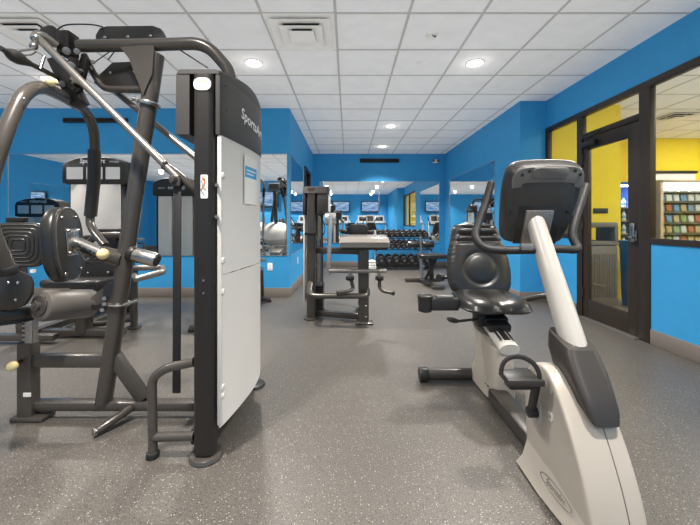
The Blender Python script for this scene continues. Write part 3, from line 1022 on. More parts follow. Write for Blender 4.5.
# leg roller and its bracket
r0, r1 = P(40, 306, 1.80), P(91, 303, 2.06)
ax = (r1 - r0).normalized()
b = MB(); b.cyl(r0, r1, .083, n=28, bev=.018); ro = part(mm, 'leg_roller', 'roller', b)
b = MB(); b.cyl(r0 - ax * .012, r0 + ax * .01, .055, n=24, bev=.004); b.cyl(r0 - ax * .03, r0, .026, n=18, bev=.004); b.cyl(r0 - ax * .036, r0 - ax * .03, .012, n=6); part(ro, 'end_cap', 'frame', b)
b = MB(); b.cyl(r1, r1 + ax * .05, .03, n=16); part(ro, 'axle', 'black', b)
b = MB(); b.prism([(P(q, r, 1.95).x, P(q, r, 1.95).z) for q, r in ((92, 298), (112, 281), (121, 281), (118, 316), (104, 312), (104, 303))], 'y', 1.93, 1.99, bev=.006)
br_ = part(mm, 'roller_bracket', 'frame', b)
for q, r in ((104, 298.5), (104, 304), (102, 310)):
    b = MB(); b.cyl(P(q, r, 1.91), P(q, r, 1.935), .011, n=12); part(br_, 'bolt', 'rod', b)
b = MB(); b.bar(P(93, 307, 1.95), P(107, 306, 1.95), .03, .035, bev=.005); part(br_, 'arm', 'post', b)


# ================================================================== BACKGROUND MACHINE(S) against the left mirror
def shroud_machine(label, h, withseat):
    t = thing('row_machine', label, 'weight machine', (0, 0, 0), local=True, group='shrouded weight machines by the left mirror')
    w = .40
    top = [(-w, h - .32), (-w, h - .12), (-w + .03, h - .075), (-.22, h - .02), (0, h), (.22, h - .02), (w - .03, h - .075), (w, h - .12), (w, h - .32), (w - .07, h - .34), (-w + .07, h - .34)]
    b = MB(); b.prism(top, 'y', -.13, .13, bev=.02)
    cp = obj('tower_cap', b, 'cap', t)
    for s in (-1, 1):
        fn = (lambda u, v: (u, -.1335, h - .062 + v)) if s < 0 else (lambda u, v: (-u, .1335, h - (.19 if withseat else .062) + v))
        obj('lettering', text_mb('SportsArt', .075, lambda u, v, f=fn: f(u - .03, v), shear=.15, bold=.001), 'letter', cp)
        obj('lettering', text_mb('FITNESS', .032, lambda u, v, f=fn: f(u + .235, v - .008)), 'letter', cp)
    for x0 in (-.24, -.005, .215):
        b = MB(); b.prism(rrect(x0, h - .205, .195 if x0 < .2 else .17, .145, .008), 'y', -.1325, -.130); obj('window_label', b, 'paper', cp)
        if not withseat:
            b = MB(); b.prism(rrect(x0, h - .205, .195 if x0 < .2 else .17, .145, .008), 'y', .130, .1325); obj('window_label', b, 'paper', cp)
    for s in (-1, 1):
        b = MB(); b.prism(rrect(s * .34, 0, .085, .10, .03), 'z', .03, h - .2); po = obj('post', b, 'post', t)
        b = MB(); b.cyl((s * .34, 0, 0), (s * .34, 0, .025), .075, n=24, bev=.005); obj('foot_plate', b, 'frame', po)
        b = MB(); b.prism([(s * u + 0, v) for u, v in ((.38, h - .15), (.43, h - .17), (.43, h - .20), (.38, h - .215))], 'y', -.05, .05, bev=.004); obj('end_badge', b, 'paper', cp)
    for s in (-1, 1):
        b = MB(); b.bb((-.30, s * .115 - .004, .50), (-.06, s * .115 + .004, h - .33), bev=.003); obj('shroud_panel', b, 'frost', t)
        b = MB(); b.bb((-.045, s * .115 - .004, .50), (.30, s * .115 + .004, h - .33), bev=.003); obj('shroud_panel', b, 'frost', t)
    b = MB()
    for k in range(11):
        b.box((0, 0, .13 + k * .032), (.34, .12, .029), bev=.003)
    obj('weight_stack', b, 'black', t)
    for s in (-1, 1):
        b = MB(); b.cyl((s * .09, 0, .1), (s * .09, 0, h - .26), .012, n=10); obj('guide_rod', b, 'chrome', t)
    b = MB(); b.bb((-.36, -.05, .03), (.36, .05, .10), bev=.01); b.bb((-.04, -1.0, .03), (.04, -.05, .10), bev=.012); b.bb((-.3, -1.06, .03), (.3, -.98, .09), bev=.012)
    obj('base_frame', b, 'frame', t)
    return t


bg = shroud_machine('tall dark-capped weight machine with white panels standing before the left mirror', 1.925, True)
bg.location = (-3.03, 4.2, 0)
ORG2 = Vector((-3.03, 4.2, 0))


def bpart(name, mb, m, parent=bg):
    mb.xform(Matrix.Translation(-ORG2))
    return obj(name, mb, m, parent)


# moulded back pad with concentric ridges
d = 3.2
pc = P(20, 245, d)
b = MB(); b.prism(rrect(0, 0, .455, .42, .10), 'y', -.02, .02, bev=.01)
for k in range(5):
    s = 1 - .17 * (k + .35)
    b.tube([(u, -.021, v) for u, v in rrect(0, 0, .44 * s, .40 * s, .095 * s)], .007, n=6, closed=True)
b.xform(Matrix.Translation(pc) @ Matrix.Rotation(.12, 4, 'Z') @ Matrix.Rotation(-.05, 4, 'X'))
bpart('chest_pad', b, 'padback')
b = MB(); b.box(P(17, 220, 3.25), (.17, .06, .05), bev=.01); b.bar(P(17, 222, 3.25), P(17, 245, 3.24), .06, .03, up=(0, 1, 0)); b.tube([P(17, 245, 3.26), (-3.1, 4.1, .95)], .03); bpart('pad_bracket', b, 'post')
b = MB(); b.box(P(33, 271, 3.15), (.03, .03, .03)); bpart('pad_clip', b, 'paper')
b = MB(); b.bar(P(20, 264, 3.24), (-3.09, 3.24, .04), .07, .09, bev=.01, up=(0, 1, 0)); bpart('pad_post', b, 'frame')
b = MB(); b.tube(fillet([P(88, 243, 3.6), P(97, 235.5, 3.6), P(121, 235, 3.6)], .06), .034); bpart('handle', b, 'frame')
b = MB(); b.box(P(109, 231, 3.75), (.23, .08, .05), bev=.012); b.box(P(109, 241, 3.8), (.2, .06, .18), bev=.01); bpart('handle_block', b, 'black')
b = MB(); b.tube([P(121, 235, 3.6), P(121, 240, 3.9), (-2.76, 4.15, .95)], .03); bpart('handle_arm', b, 'frame')
out = superell(0, 0, .17, .14, p=3)
b = MB(); b.pillow(out, 'y', -.03, .04, p=3, smin=.85); b.xform(Matrix.Translation(P(97, 266, 3.4)) @ Matrix.Rotation(.12, 4, 'Z')); q = bpart('back_pad', b, 'padback')
for u, v in ((88, 273), (108, 272.5), (88, 259), (108, 259)):
    b = MB(); b.ball(P(u, v, 3.365), .012); bpart('bolt', b, 'chrome', q)
b = MB(); b.pillow(rrect(0, 0, .56, .42, .1), 'z', -.035, .035, p=3, smin=.88); b.xform(Matrix.Translation(P(82, 281, 3.3))); bpart('seat', b, 'leather')
b = MB(); b.bar(P(85, 286, 3.35), (-2.6, 3.35, .05), .10, .12, bev=.012, up=(0, 1, 0)); bpart('seat_post', b, 'frame')
b = MB(); b.bar((-3.15, 3.35, .055), (-2.2, 3.35, .055), .09, .06, bev=.012); b.bar((-2.75, 3.35, .055), (-2.75, 4.15, .055), .08, .06, bev=.012); bpart('floor_rail', b, 'frame')
b = MB(); b.tube([P(97, 266, 3.44), (-2.68, 4.12, .75)], .03); bpart('pad_arm', b, 'frame')
b = MB(); b.tube([P(134, 328, 3.64) + Vector((0, 0, .0)), P(134, 268, 3.64)], .036, n=16); fp2 = bpart('side_post', b, 'frame')
b = MB(); b.cyl((-2.291, 3.64, 0), (-2.291, 3.64, .02), .07, n=20, bev=.004); bpart('foot_plate', b, 'frame', fp2)
b = MB(); b.tube(fillet([P(134, 268, 3.64), P(163, 267.5, 3.60), P(163, 272, 3.35), P(137, 279, 3.30)], .05), .030, n=14); b.tube([P(137, 279, 3.30), P(134, 275, 3.64)], .03); bpart('loop_handle', b, 'rod')
b = MB(); b.tube([(-2.29, 3.64, .10), (-2.6, 3.6, .06), (-2.74, 3.6, .06)], .03); bpart('post_brace', b, 'frame')

b2 = shroud_machine('shorter weight machine at the left edge, seen only as a reflection in the mirror', 1.56, False)
b2.location = (-5.45, 4.2, 0)
b = MB(); b.pillow(rrect(0, 0, .42, .4, .1), 'z', .46, .53, p=3, smin=.88); b.xform(Matrix.Translation((0, -.75, 0))); obj('seat', b, 'leather', b2)
b = MB(); b.bar((0, -.75, .08), (0, -.75, .47), .07, .07, up=(0, 1, 0)); obj('seat_post', b, 'frame', b2)


# ================================================================== ELLIPTICAL behind the tower
def elliptical(label, loc, rz, group='elliptical trainers'):
    t = thing('elliptical_trainer', label, 'elliptical', (0, 0, 0), local=True, group=group)
    b = MB(); b.bar((0, -.75, .07), (0, .62, .07), .09, .08, bev=.02); b.bar((-.27, -.72, .045), (.27, -.72, .045), .07, .06, bev=.02); b.bar((-.27, .58, .045), (.27, .58, .045), .07, .06, bev=.02)
    fr = obj('base_frame', b, 'frame', t)
    for sx in (-1, 1):
        for yy in (-.72, .58):
            b = MB(); b.cyl((sx * .25, yy, 0), (sx * .25, yy, .03), .035, n=14); obj('rubber_foot', b, 'rubber', fr)
    prof = [(p.x, p.y) for p in crom([Vector(v) for v in ((.10, .80, 0), (.14, .98, 0), (.26, 1.10, 0), (.40, 1.13, 0), (.55, 1.04, 0), (.62, .86, 0), (.55, .72, 0), (.36, .66, 0), (.18, .70, 0), (.10, .80, 0))], 4)][:-1]
    b = MB(); b.pillow(prof, 'x', -.23, .23, p=2.2, smin=.45); obj('shroud', b, 'white', t)
    b = MB(); b.prism(rrect(0, .36, .16, .34, .06), 'z', .10, .75); obj('front_column', b, 'white', t)
    b = MB(); b.tube([(0, .32, .98), (0, .22, 1.50), (0, .16, 1.72)], .034, n=14); obj('mast', b, 'frame', t)
    b = MB(); b.box((0, .15, 1.79), (.24, .05, .15), rot=(-.35, 0, 0), bev=.02, seg=3); co = obj('console', b, 'consoleg', t)
    b = MB(); b.box((0, .121, 1.80), (.16, .012, .09), rot=(-.35, 0, 0)); obj('display', b, 'black', co)
    for sx in (-1, 1):
        b = MB(); b.tube(fillet([(sx * .21, .16, .52), (sx * .23, .22, 1.0), (sx * .20, .12, 1.5), (sx * .14, -.04, 1.82), (sx * .20, -.08, 1.90)], .12), .02, n=12); ar = obj('swing_arm', b, 'rod', t)
        b = MB(); b.tube([(sx * .186, .068, 1.60), (sx * .152, -.01, 1.76)], .026, n=12); obj('grip', b, 'rubber', ar)
        b = MB(); b.bar((sx * .19, .2, .58 + sx * .08), (sx * .19, -.55, .42 - sx * .08), .045, .045, bev=.01); pa = obj('pedal_arm', b, 'frame', t)
        b = MB(); b.box((sx * .16, -.38, .56 - sx * .07), (.17, .36, .05), rot=(.1, 0, 0), bev=.012); b.box((sx * .16, -.20, .60 - sx * .07), (.17, .03, .11), bev=.01); obj('pedal', b, 'rod', pa)
        b = MB(); b.bar((sx * .19, -.55, .42 - sx * .08), (sx * .19, -.6, .10), .04, .04, bev=.008); obj('rear_link', b, 'frame', t)
    t.location = loc
    t.rotation_euler = (0, 0, rz)
    return t


EL = elliptical('white and grey elliptical trainer hidden behind the cable tower, seen in the mirror', (-1.37, 4.10, 0), PI)
for loc, rz, lab in (((-3.4, -2.5, 0), PI, 'elliptical trainer facing the leftmost wall screen behind the camera'),
                     ((-2.1, -2.5, 0), PI, 'elliptical trainer between the treadmills and the leftmost screen'),
                     ((-6.6, .4, 0), PI / 2, 'elliptical trainer by the far left wall mirror')):
    copy_tree(EL, label=lab, loc=loc, rotz=rz)


def treadmill(label):
    t = thing('treadmill', label, 'treadmill', (0, 0, 0), local=True, group='treadmills facing the screens')
    b = MB(); b.bb((-.40, -.95, .06), (.40, .75, .17), bev=.025); obj('deck', b, 'consoleg', t)
    b = MB(); b.bb((-.26, -.93, .168), (.26, .60, .182), bev=.006); obj('belt', b, 'rubber', t)
    b = MB(); b.prism([(.45, .17), (.78, .17), (.86, .10), (.86, .06), (.72, .30), (.55, .32)][:2] + [(.88, .12), (.80, .30), (.56, .33)], 'x', -.39, .39, bev=.03); obj('motor_cover', b, 'white', t)
    for sx in (-1, 1):
        for yy in (-.9, .7):
            b = MB(); b.cyl((sx * .34, yy, 0), (sx * .34, yy, .07), .035, n=12); obj('foot', b, 'rubber', t)
        b = MB(); b.tube(fillet([(sx * .38, .62, .15), (sx * .38, .66, 1.05), (sx * .30, .70, 1.25)], .2), .04, n=12); obj('upright', b, 'white', t)
        b = MB(); b.tube(fillet([(sx * .36, .68, 1.05), (sx * .37, .25, 1.02), (sx * .37, .05, .98)], .1), .025, n=12); obj('handrail', b, 'rubber', t)
    b = MB(); b.prism([(.56, 1.08), (.80, 1.14), (.74, 1.52), (.66, 1.52)], 'x', -.28, .28, bev=.03); co = obj('console', b, 'white', t)
    b = MB(); b.box((0, .617, 1.32), (.40, .02, .24), rot=(-.22, 0, 0), bev=.006); obj('display', b, 'black', co)
    b = MB(); b.prism(rrect(0, 1.37, .34, .16, .03), 'y', .771, .785); obj('rear_badge', b, 'consoleg', co)
    b = MB(); b.tube([(-.36, .60, 1.02), (.36, .60, 1.02)], .025, n=12); obj('front_bar', b, 'rubber', t)
    return t


TM = treadmill('white treadmill under the gap between the two wall screens')
TM.location = (.86, -2.2, 0); TM.rotation_euler = (0, 0, PI)
copy_tree(TM, label='white treadmill nearest the blue column, behind the camera', loc=(1.85, -2.2, 0), rotz=PI)
copy_tree(TM, label='white treadmill under the left of the two screens', loc=(-.25, -2.2, 0), rotz=PI)
for k, (tx, lab) in enumerate(((-.44, 'wall-mounted screen on the wall behind the camera, left of the pair in the back mirror'), (1.37, 'wall-mounted screen behind the camera, right of the pair in the back mirror'),
                               (-3.45, 'wall-mounted screen seen in the mirror right of the cable tower'), (-5.8, 'wall-mounted screen at the far left behind the camera'))):
    t = thing('television', lab, 'television', (tx, YN + .01, 1.75), group='wall screens behind the cardio row')
    b = MB(); b.box((tx, YN + .10, 2.08), (1.08, .05, .66), bev=.012); tv = obj('casing', b, 'black', t)
    b = MB(); b.box((tx, YN + .1265, 2.085), (1.0, .004, .57)); obj('screen', b, 'screen', t)
    b = MB(); b.box((tx, YN + .042, 2.08), (.3, .08, .3), bev=.006); obj('wall_mount', b, 'black', t)


# ================================================================== MIDDLE MACHINE (by the back alcove)
md = thing('leg_extension_machine', 'grey weight machine with a wide flat pad in the middle of the room', 'weight machine', (-.1, 3.95, 0))
b = MB(); b.prism(rrect(-.43, 3.98, .105, .09, .03), 'z', .02, 1.53); po = part(md, 'front_post', 'frame', b)
b = MB(); b.cyl((-.435, 3.98, 0), (-.435, 3.98, .022), .085, n=24, bev=.005); part(po, 'foot_plate', 'frame', b)
b = MB(); b.box((-.43, 3.93, 1.0), (.14, .05, .035), bev=.008); part(po, 'post_clamp', 'post', b)
b = MB()
top = [(3.93, 1.47), (3.95, 1.545), (4.2, 1.575), (4.42, 1.555), (4.5, 1.47)]
b.prism(top, 'x', -.525, -.235, bev=.015)
b.bb((-.525, 4.03, 1.22), (-.235, 4.48, 1.475), bev=.012)
b.bb((-.525, 3.935, 1.22), (-.492, 4.05, 1.475), bev=.01); b.bb((-.36, 3.935, 1.22), (-.235, 4.05, 1.475), bev=.012)
cp2 = part(md, 'tower_cap', 'cap', b)
b = MB(); b.bb((-.2345, 4.0, 1.26), (-.228, 4.42, 1.46), bev=.003); part(cp2, 'side_label', 'paper', b)
b = MB(); b.bb((-.522, 3.96, .20), (-.500, 4.47, 1.225), bev=.008); part(md, 'shroud', 'frost', b)
b = MB()
for k in range(9):
    b.box((-.36, 4.22, .10 + k * .032), (.12, .30, .029), bev=.003)
part(md, 'weight_stack', 'black', b)
for yy in (4.12, 4.32):
    b = MB(); b.cyl((-.36, yy, .08), (-.36, yy, 1.23), .012, n=10); part(md, 'guide_rod', 'chrome', b)
b = MB(); b.tube([(-.30, 4.02, .3), (-.30, 4.02, 1.22)], .006, n=6); part(md, 'cable', 'black', b)
b = MB(); b.tube(crom([(-.33, 4.05, 1.22), (-.27, 4.03, 1.05), (-.33, 4.02, .9), (-.28, 4.0, .75)], 5), .006, n=6); part(md, 'cable', 'black', b)
b = MB(); b.prism(rrect(-.38, 4.44, .09, .08, .03), 'z', .02, 1.25); po2 = part(md, 'rear_post', 'frame', b)
b = MB(); b.cyl((-.38, 4.44, 0), (-.38, 4.44, .02), .075, n=20, bev=.004); part(po2, 'foot_plate', 'frame', b)
# pad post
b = MB(); b.prism(rrect(.175, 3.82, .115, .09, .012), 'z', .02, .84); pp = part(md, 'pad_post', 'frame', b)
b = MB(); b.box((.18, 3.80, .012), (.20, .13, .024), bev=.01); part(pp, 'foot_plate', 'frame', b)
b = MB(); b.box((.17, 3.773, .60), (.045, .004, .05), bev=.001); part(pp, 'slot', 'black', b)
for z in (.08, .2, .33):
    b = MB(); b.ball((.20, 3.774, z), .010); part(pp, 'bolt', 'chrome', b)
b = MB(); b.bar((-.40, 4.05, .06), (.18, 3.86, .06), .07, .07, bev=.012); part(md, 'base_beam', 'frame', b)
b = MB(); b.tube(fillet([P(310.5, 283, 3.93), P(309, 296, 3.70), P(367, 296, 3.66), P(367, 290, 3.78)], .10), .036, n=14, flat=.8); part(md, 'guard_loop', 'frame', b)
# the wide pad
b = MB()
poly = [(3.66, .86), (3.655, .915), (3.70, .955), (4.02, .985), (4.06, .965), (4.06, .90), (4.0, .875)]
b.prism(poly, 'x', -.095, .452, bev=.025)
pd = part(md, 'thigh_pad', 'vinyl', b)
b = MB(); b.prism([(3.70, .83), (3.68, .862), (4.03, .895), (4.0, .86)], 'x', -.07, .43, bev=.01); part(pd, 'pad_board', 'black', b)
b = MB(); b.bar((-.40, 4.05, .80), (.14, 3.9, .80), .07, .075, bev=.015); part(md, 'pad_beam', 'frame', b)
b = MB(); b.tube([(.165, 3.86, .83), (.165, 3.86, .89)], .08, n=16); part(md, 'pad_mount', 'post', b)
# lever and bar
b = MB(); b.bar(P(331, 214, 3.84), P(328.5, 275, 3.84), .05, .06, bev=.012, up=(0, 1, 0)); lv = part(md, 'lever', 'silver', b)
b = MB(); b.cyl(P(325, 219, 3.88), P(336, 219, 3.88), .07, n=20, bev=.01); part(lv, 'cam_hub', 'silver', b)
b = MB(); b.tube([P(331, 219, 3.90), (-.24, 4.1, 1.18)], .03); part(md, 'pivot_shaft', 'frame', b)
b = MB(); b.tube([P(329, 271, 3.70), P(385.5, 271, 3.70)], .022, n=14); br2 = part(md, 'roller_bar', 'rod', b)
b = MB(); b.tube([P(384.5, 271, 3.70), P(386, 271, 3.70)], .024, n=14); part(br2, 'end_cap', 'chrome', b)
for q in (350, 379.5):
    c = P(q, 278, 3.68)
    b = MB(); b.cyl(c + Vector((0, 0, .022)), c - Vector((0, 0, .025)), .046, n=20, bev=.012); part(md, 'stop_disc', 'rubber', b)
    b = MB(); b.tube([c + Vector((0, .0, .08)), c], .018); part(md, 'disc_stem', 'rod', b)
    pts = [c + Vector((0, 0, -.01)), c + Vector((.0, 0, -.10)), c + Vector((.03, -.02, -.135)), c + Vector((.14, -.10, -.145))] if q > 360 else [c + Vector((.01, 0, -.01)), c + Vector((.035, 0, -.11)), c + Vector((-.0, -.02, -.135)), c + Vector((-.14, -.05, -.15))]
    b = MB(); b.tube(fillet(pts, .05), .02, n=12); hh = part(md, 'foot_handle', 'frame', b)
    b = MB(); b.cyl(pts[-1] - (pts[-1] - pts[-2]) * .12, pts[-1] + (pts[-1] - pts[-2]) * .03, .023, n=12); part(hh, 'handle_end', 'rubber', b)
b = MB(); b.pillow(rrect(.13, 1.03, .27, .15, .06), 'y', 4.40, 4.47, p=3, smin=.85); part(md, 'back_pad', 'leather', b)
b = MB(); b.bar((.17, 4.50, .03), (.15, 4.49, 1.05), .06, .05, up=(0, 1, 0)); b.bar((.17, 3.86, .06), (.17, 4.55, .06), .08, .07, bev=.012); part(md, 'back_post', 'frame', b)
b = MB(); b.tube([(.0, 4.44, 1.0), (-.09, 4.42, 1.02)], .03); b.tube([(.26, 4.44, 1.0), (.33, 4.42, 1.0)], .03); part(md, 'side_grip', 'rubber', b)

# ================================================================== DUMBBELL RACK
rk = thing('dumbbell_rack', 'three-tier grey dumbbell rack against the back wall', 'rack', (1.32, 8.2, 0))
RX0, RX1 = .67, 1.98
for xx in (RX0, RX1):
    b = MB(); b.bar((xx, 8.30, .03), (xx, 8.34, .93), .05, .07, bev=.01, up=(0, 1, 0)); po = part(rk, 'upright', 'silver', b)
    b = MB(); b.bar((xx, 7.95, .03), (xx, 8.50, .03), .06, .06, bev=.012); part(po, 'foot', 'frame', b)
TIER = [(.765, 8.26, .064), (.50, 8.18, .068), (.155, 8.10, .086)]
for z, yy, r in TIER:
    b = MB()
    for dy in (-.09, .09):
        b.bar((RX0, yy + dy, z + dy * .25), (RX1, yy + dy, z + dy * .25), .05, .022, bev=.004)
    for xx in (RX0, RX1):
        b.bar((xx, yy - .14, z - .035), (xx, 8.40, z + .02), .04, .05, bev=.006)
    part(rk, 'tier_shelf', 'post', b)
ORD = ['first', 'second', 'third', 'fourth', 'fifth', 'sixth', 'seventh', 'eighth', 'ninth', 'tenth']
for ti, ((z, yy, r), tn, n) in enumerate(zip(TIER, ('top', 'middle', 'bottom'), (9, 9, 7))):
    proto = None
    for k in range(n):
        xx = RX0 + .115 + (RX1 - RX0 - .23) * k / (n - 1)
        lab = 'black dumbbell with chrome handle, %s from the left on the rack %s tier' % (ORD[k], tn)
        if proto is None:
            t = thing('dumbbell', lab, 'dumbbell', (0, 0, 0), local=True, group='dumbbells on the three-tier rack')
            b = MB(); b.tube([(0, -.07, 0), (0, -.03, 0), (0, 0, 0), (0, .03, 0), (0, .07, 0)], [.013, .015, .017, .015, .013], n=12); obj('handle', b, 'chrome', t)
            for s in (-1, 1):
                b = MB(); b.cyl((0, s * .055, 0), (0, s * .14, 0), r, n=14, bev=.012); he = obj('weight_head', b, 'black', t)
                b = MB(); b.cyl((0, s * .139, 0), (0, s * .143, 0), r * .45, n=14); obj('head_badge', b, 'consoleg', he)
            proto = t
        else:
            t = copy_tree(proto, label=lab)
        t.location = (xx, yy, z + (r + .011) / math.cos(.245) + .010)
        t.rotation_euler = (.24, 0, 0)
# towels beside the rack
b = MB()
for k, (w, h) in enumerate(((.24, .07), (.23, .065), (.20, .06), (.15, .05))):
    b.box((.52 + .012 * k, 7.95, .035 + k * .06), (w, .26, h), rot=(0, 0, .1 * (k % 2)), bev=.025, seg=3)
solo('towel_stack', b, 'towel', 'white folded towels piled on the floor left of the dumbbell rack', 'towels')

# ================================================================== ADJUSTABLE BENCH
bn = thing('adjustable_bench', 'small black adjustable bench in front of the dumbbell rack', 'bench', (1.47, 6.2, 0))
b = MB(); b.pillow(rrect(1.50, 6.08, .50, .34, .07), 'z', .49, .565, p=3, smin=.88); part(bn, 'seat_pad', 'leather', b)
b = MB(); b.bar((1.48, 6.1, .50), (1.50, 6.1, .10), .07, .08, bev=.01, up=(0, 1, 0)); b.bar((1.40, 6.15, .1), (1.58, 6.1, .49), .05, .05, bev=.008, up=(0, 1, 0)); part(bn, 'column', 'post', b)
b = MB(); b.bar((1.08, 6.45, .04), (1.70, 6.45, .04), .07, .06, bev=.012); part(bn, 'rear_foot', 'frame', b)
b = MB(); b.bar((1.35, 6.45, .05), (1.51, 5.74, .04), .07, .06, bev=.012); part(bn, 'base_rail', 'frame', b)
b = MB(); b.bar((1.40, 5.72, .035), (1.62, 5.72, .035), .06, .05, bev=.012); part(bn, 'front_foot', 'frame', b)
b = MB(); b.tube([(1.38, 6.35, .08), (1.38, 6.45, .5), (1.38, 6.45, .86)], .03, n=12); part(bn, 'roller_post', 'rod', b)
for s in (-1, 1):
    b = MB(); b.cyl((1.38 + s * .035, 6.45, .71), (1.38 + s * .25, 6.45, .71), .062, n=20, bev=.014); part(bn, 'leg_roller', 'leather', b)
b = MB(); b.cyl((1.11, 6.45, .71), (1.65, 6.45, .71), .012); part(bn, 'roller_axle', 'chrome', b)
b = MB(); b.cyl((1.36, 6.05, .35), (1.33, 6.0, .36), .02); part(bn, 'adjust_knob', 'chrome', b)

# ================================================================== RECUMBENT BIKE (right foreground)
XC = .975
bk = thing('recumbent_bike', 'grey and white recumbent exercise bike in the right foreground', 'exercise bike', (XC, 1.75, 0))
# flywheel housing
prof = [(1.60, .018), (1.60, .08), (1.60, .15), (1.612, .30), (1.612, .40), (1.592, .455), (1.55, .495), (1.50, .515), (1.44, .515),
        (1.385, .48), (1.335, .425), (1.28, .345), (1.232, .26), (1.19, .17), (1.16, .08), (1.15, .018)]
prof = [(p.x, p.y) for p in crom([Vector((a, c, 0)) for a, c in prof], 4)]


def housing(x0, x1, side):
    n = 12
    rings = []
    cy_, cz_ = 1.40, .28
    for i in range(n + 1):
        t = i / n                        # 0 seam .. 1 outer face
        s = 1 - .12 * (1 - (1 - t ** 4) ** (1 / 2.6))
        s2 = s if t < 1 else .86
        x = x0 + (x1 - x0) * min(1, math.sin(min(t, 1) * PI / 2) * 1.0)
        rings.append([(x, cy_ + (u - cy_) * s2, max(.012, cz_ + (v - cz_) * (s2 if v > cz_ else 1))) for u, v in prof])
    return MB().loft(rings)


hs = part(bk, 'flywheel_housing', 'bike', housing(.963, .835, -1), angle=60)
hs2 = part(bk, 'flywheel_housing', 'bike', housing(.967, 1.032, 1), angle=60)
b = MB(); b.tube(crom([(.965, u, v) for u, v in prof[38:60]], 1), .0022, n=6); part(hs, 'centre_seam', 'dletter', b)
# flared skirt on the left side at the floor
b = MB(); b.loft([[(.86, 1.585, .012), (.79, 1.60, .012), (.815, 1.59, .05), (.842, 1.585, .15)], [(.86, 1.40, .012), (.785, 1.40, .012), (.812, 1.40, .05), (.842, 1.40, .13)], [(.86, 1.20, .012), (.80, 1.195, .012), (.825, 1.20, .04), (.848, 1.20, .10)]]); part(bk, 'side_skirt', 'bike', b)
b = MB(); b.prism(superell(1.50, .30, .036, .055), 'x', .840, .8325, bev=.003)
cr0 = part(bk, 'crank_recess', 'bikepale', b)
b = MB(); b.prism(superell(1.40, .335, .016, .021), 'x', .84, .8318, bev=.002); bd = part(bk, 'badge', 'white', b)
part(bd, 'badge_mark', 'dletter', text_mb('SA', .018, lambda u, v: (.8305, 1.40 - u, .335 + v)))




def hs_txt(u, v):
    z = .072 + v
    return (.8155 + (z - .05) * .31 - .005, 1.345 - u, z)


part(hs, 'lettering', 'dletter', text_mb('SportsArt', .030, hs_txt, shear=.2))
b = MB(); b.tube([hs_txt(.10 * math.cos(2 * PI * k / 40), .019 * math.sin(2 * PI * k / 40)) for k in range(40)], .0012, n=5, closed=True); part(hs, 'oval_outline', 'dletter', b)

# mast, dark cover, console
mast0, mast1 = Vector((XC, 1.455, .58)), Vector((XC, 1.80, 1.19))
md_ = (mast1 - mast0).normalized()
b = MB(); b.tube([mast0, mast0.lerp(mast1, .5), mast1], [.052, .048, .043], n=24, flat=1.0); ms = part(bk, 'mast', 'bikepale', b)
rings = []
for t, hw, f0, f1, in ((0, .054, 1.262, 1.36), (.15, .066, 1.270, 1.44), (.4, .073, 1.300, 1.51), (.7, .076, 1.345, 1.545), (.92, .068, 1.380, 1.55), (1.0, .063, 1.392, 1.55)):
    zf = .372 + t * .235
    ring = []
    yc = (f0 + f1) / 2; hl = (f1 - f0) / 2
    for u, v in superell(0, 0, hw, hl, p=5, n=36):
        ring.append((.967 + u, yc + v, zf + (v + hl) / (2 * hl) * .05))
    rings.append(ring)
b = MB(); b.loft(rings); part(bk, 'mast_cover', 'bikedark', b)

cc = Vector((1.0, 1.79, 1.232))
tl = math.radians(-22)         # top leans toward the camera
mc = Matrix.Translation(cc) @ Matrix.Rotation(math.radians(-4), 4, 'Z') @ Matrix.Rotation(-tl, 4, 'X') @ Matrix.Diagonal((.85, 1, .92, 1))
outl = []
for u, v in [(-.145, -.235), (-.192, -.20), (-.218, 0), (-.218, .16), (-.19, .222), (-.10, .242), (.10, .242), (.19, .222), (.218, .16), (.216, 0), (.180, -.19), (.135, -.235), (0, -.240)]:
    outl.append(Vector((u, v, 0)))
outl = [(p.x, p.y) for p in crom(outl + [outl[0]], 5)][:-1]
b = MB()
rings = []
for y_, s in ((-.055, .84), (-.046, .91), (-.030, .965), (-.004, .995), (.012, 1.0), (.030, 1.0), (.040, .985)):
    rings.append([(u * s, y_, v * s) for u, v in outl])
b.loft(rings); b.xform(mc)
co = part(bk, 'console', 'shell', b)
b = MB(); rings = []
for y_, s in ((.030, 1.004), (.044, 1.012), (.056, 1.0), (.060, .96)):
    rings.append([(u * s * .985 + .012, y_, v * s * .985) for u, v in outl])
b.loft(rings); b.xform(mc); part(co, 'front_bezel', 'white', b)
b = MB(); b.box((0, .0615, .04), (.30, .004, .26), bev=.001); b.xform(mc); part(co, 'display', 'black', b)
# top band on the rear shell and its cup
band = [(-.196, .11), (-.199, .16), (-.175, .212), (-.095, .230), (.095, .230), (.175, .212), (.199, .16), (.196, .11), (.155, .118), (.125, .14), (-.125, .14), (-.155, .118)]
band = [(p.x, p.y) for p in crom([Vector((a, c, 0)) for a, c in band + [band[0]]], 4)][:-1]
b = MB(); b.prism([(u, v) for u, v in band], 'y', -.061, -.03, bev=.006); b.xform(mc); tb = part(co, 'top_band', 'consoleg', b)
b = MB(); b.prism(rrect(0, .197, .20, .058, .024), 'y', -.071, -.05, bev=.006); b.xform(mc); part(tb, 'top_recess', 'consoleg', b)
for u, v in ((-.155, .185), (-.118, .205), (.135, .205), (.168, .185), (-.19, -.03), (-.12, -.03), (.15, -.03)):
    b = MB(); b.cyl((u, -.064, v), (u, -.052, v), .009, n=12); b.xform(mc); part(co, 'screw_hole', 'black', b)
b = MB(); b.box((-.02, -.066, -.115), (.16, .02, .20), bev=.004); b.xform(mc); bp2 = part(co, 'mast_bracket', 'rod', b)
for u, v in ((-.075, -.035), (.04, -.035), (-.08, -.17)):
    b = MB(); b.cyl((u, -.080, v), (u, -.074, v), .007, n=10); b.xform(mc); part(bp2, 'bolt', 'chrome', b)
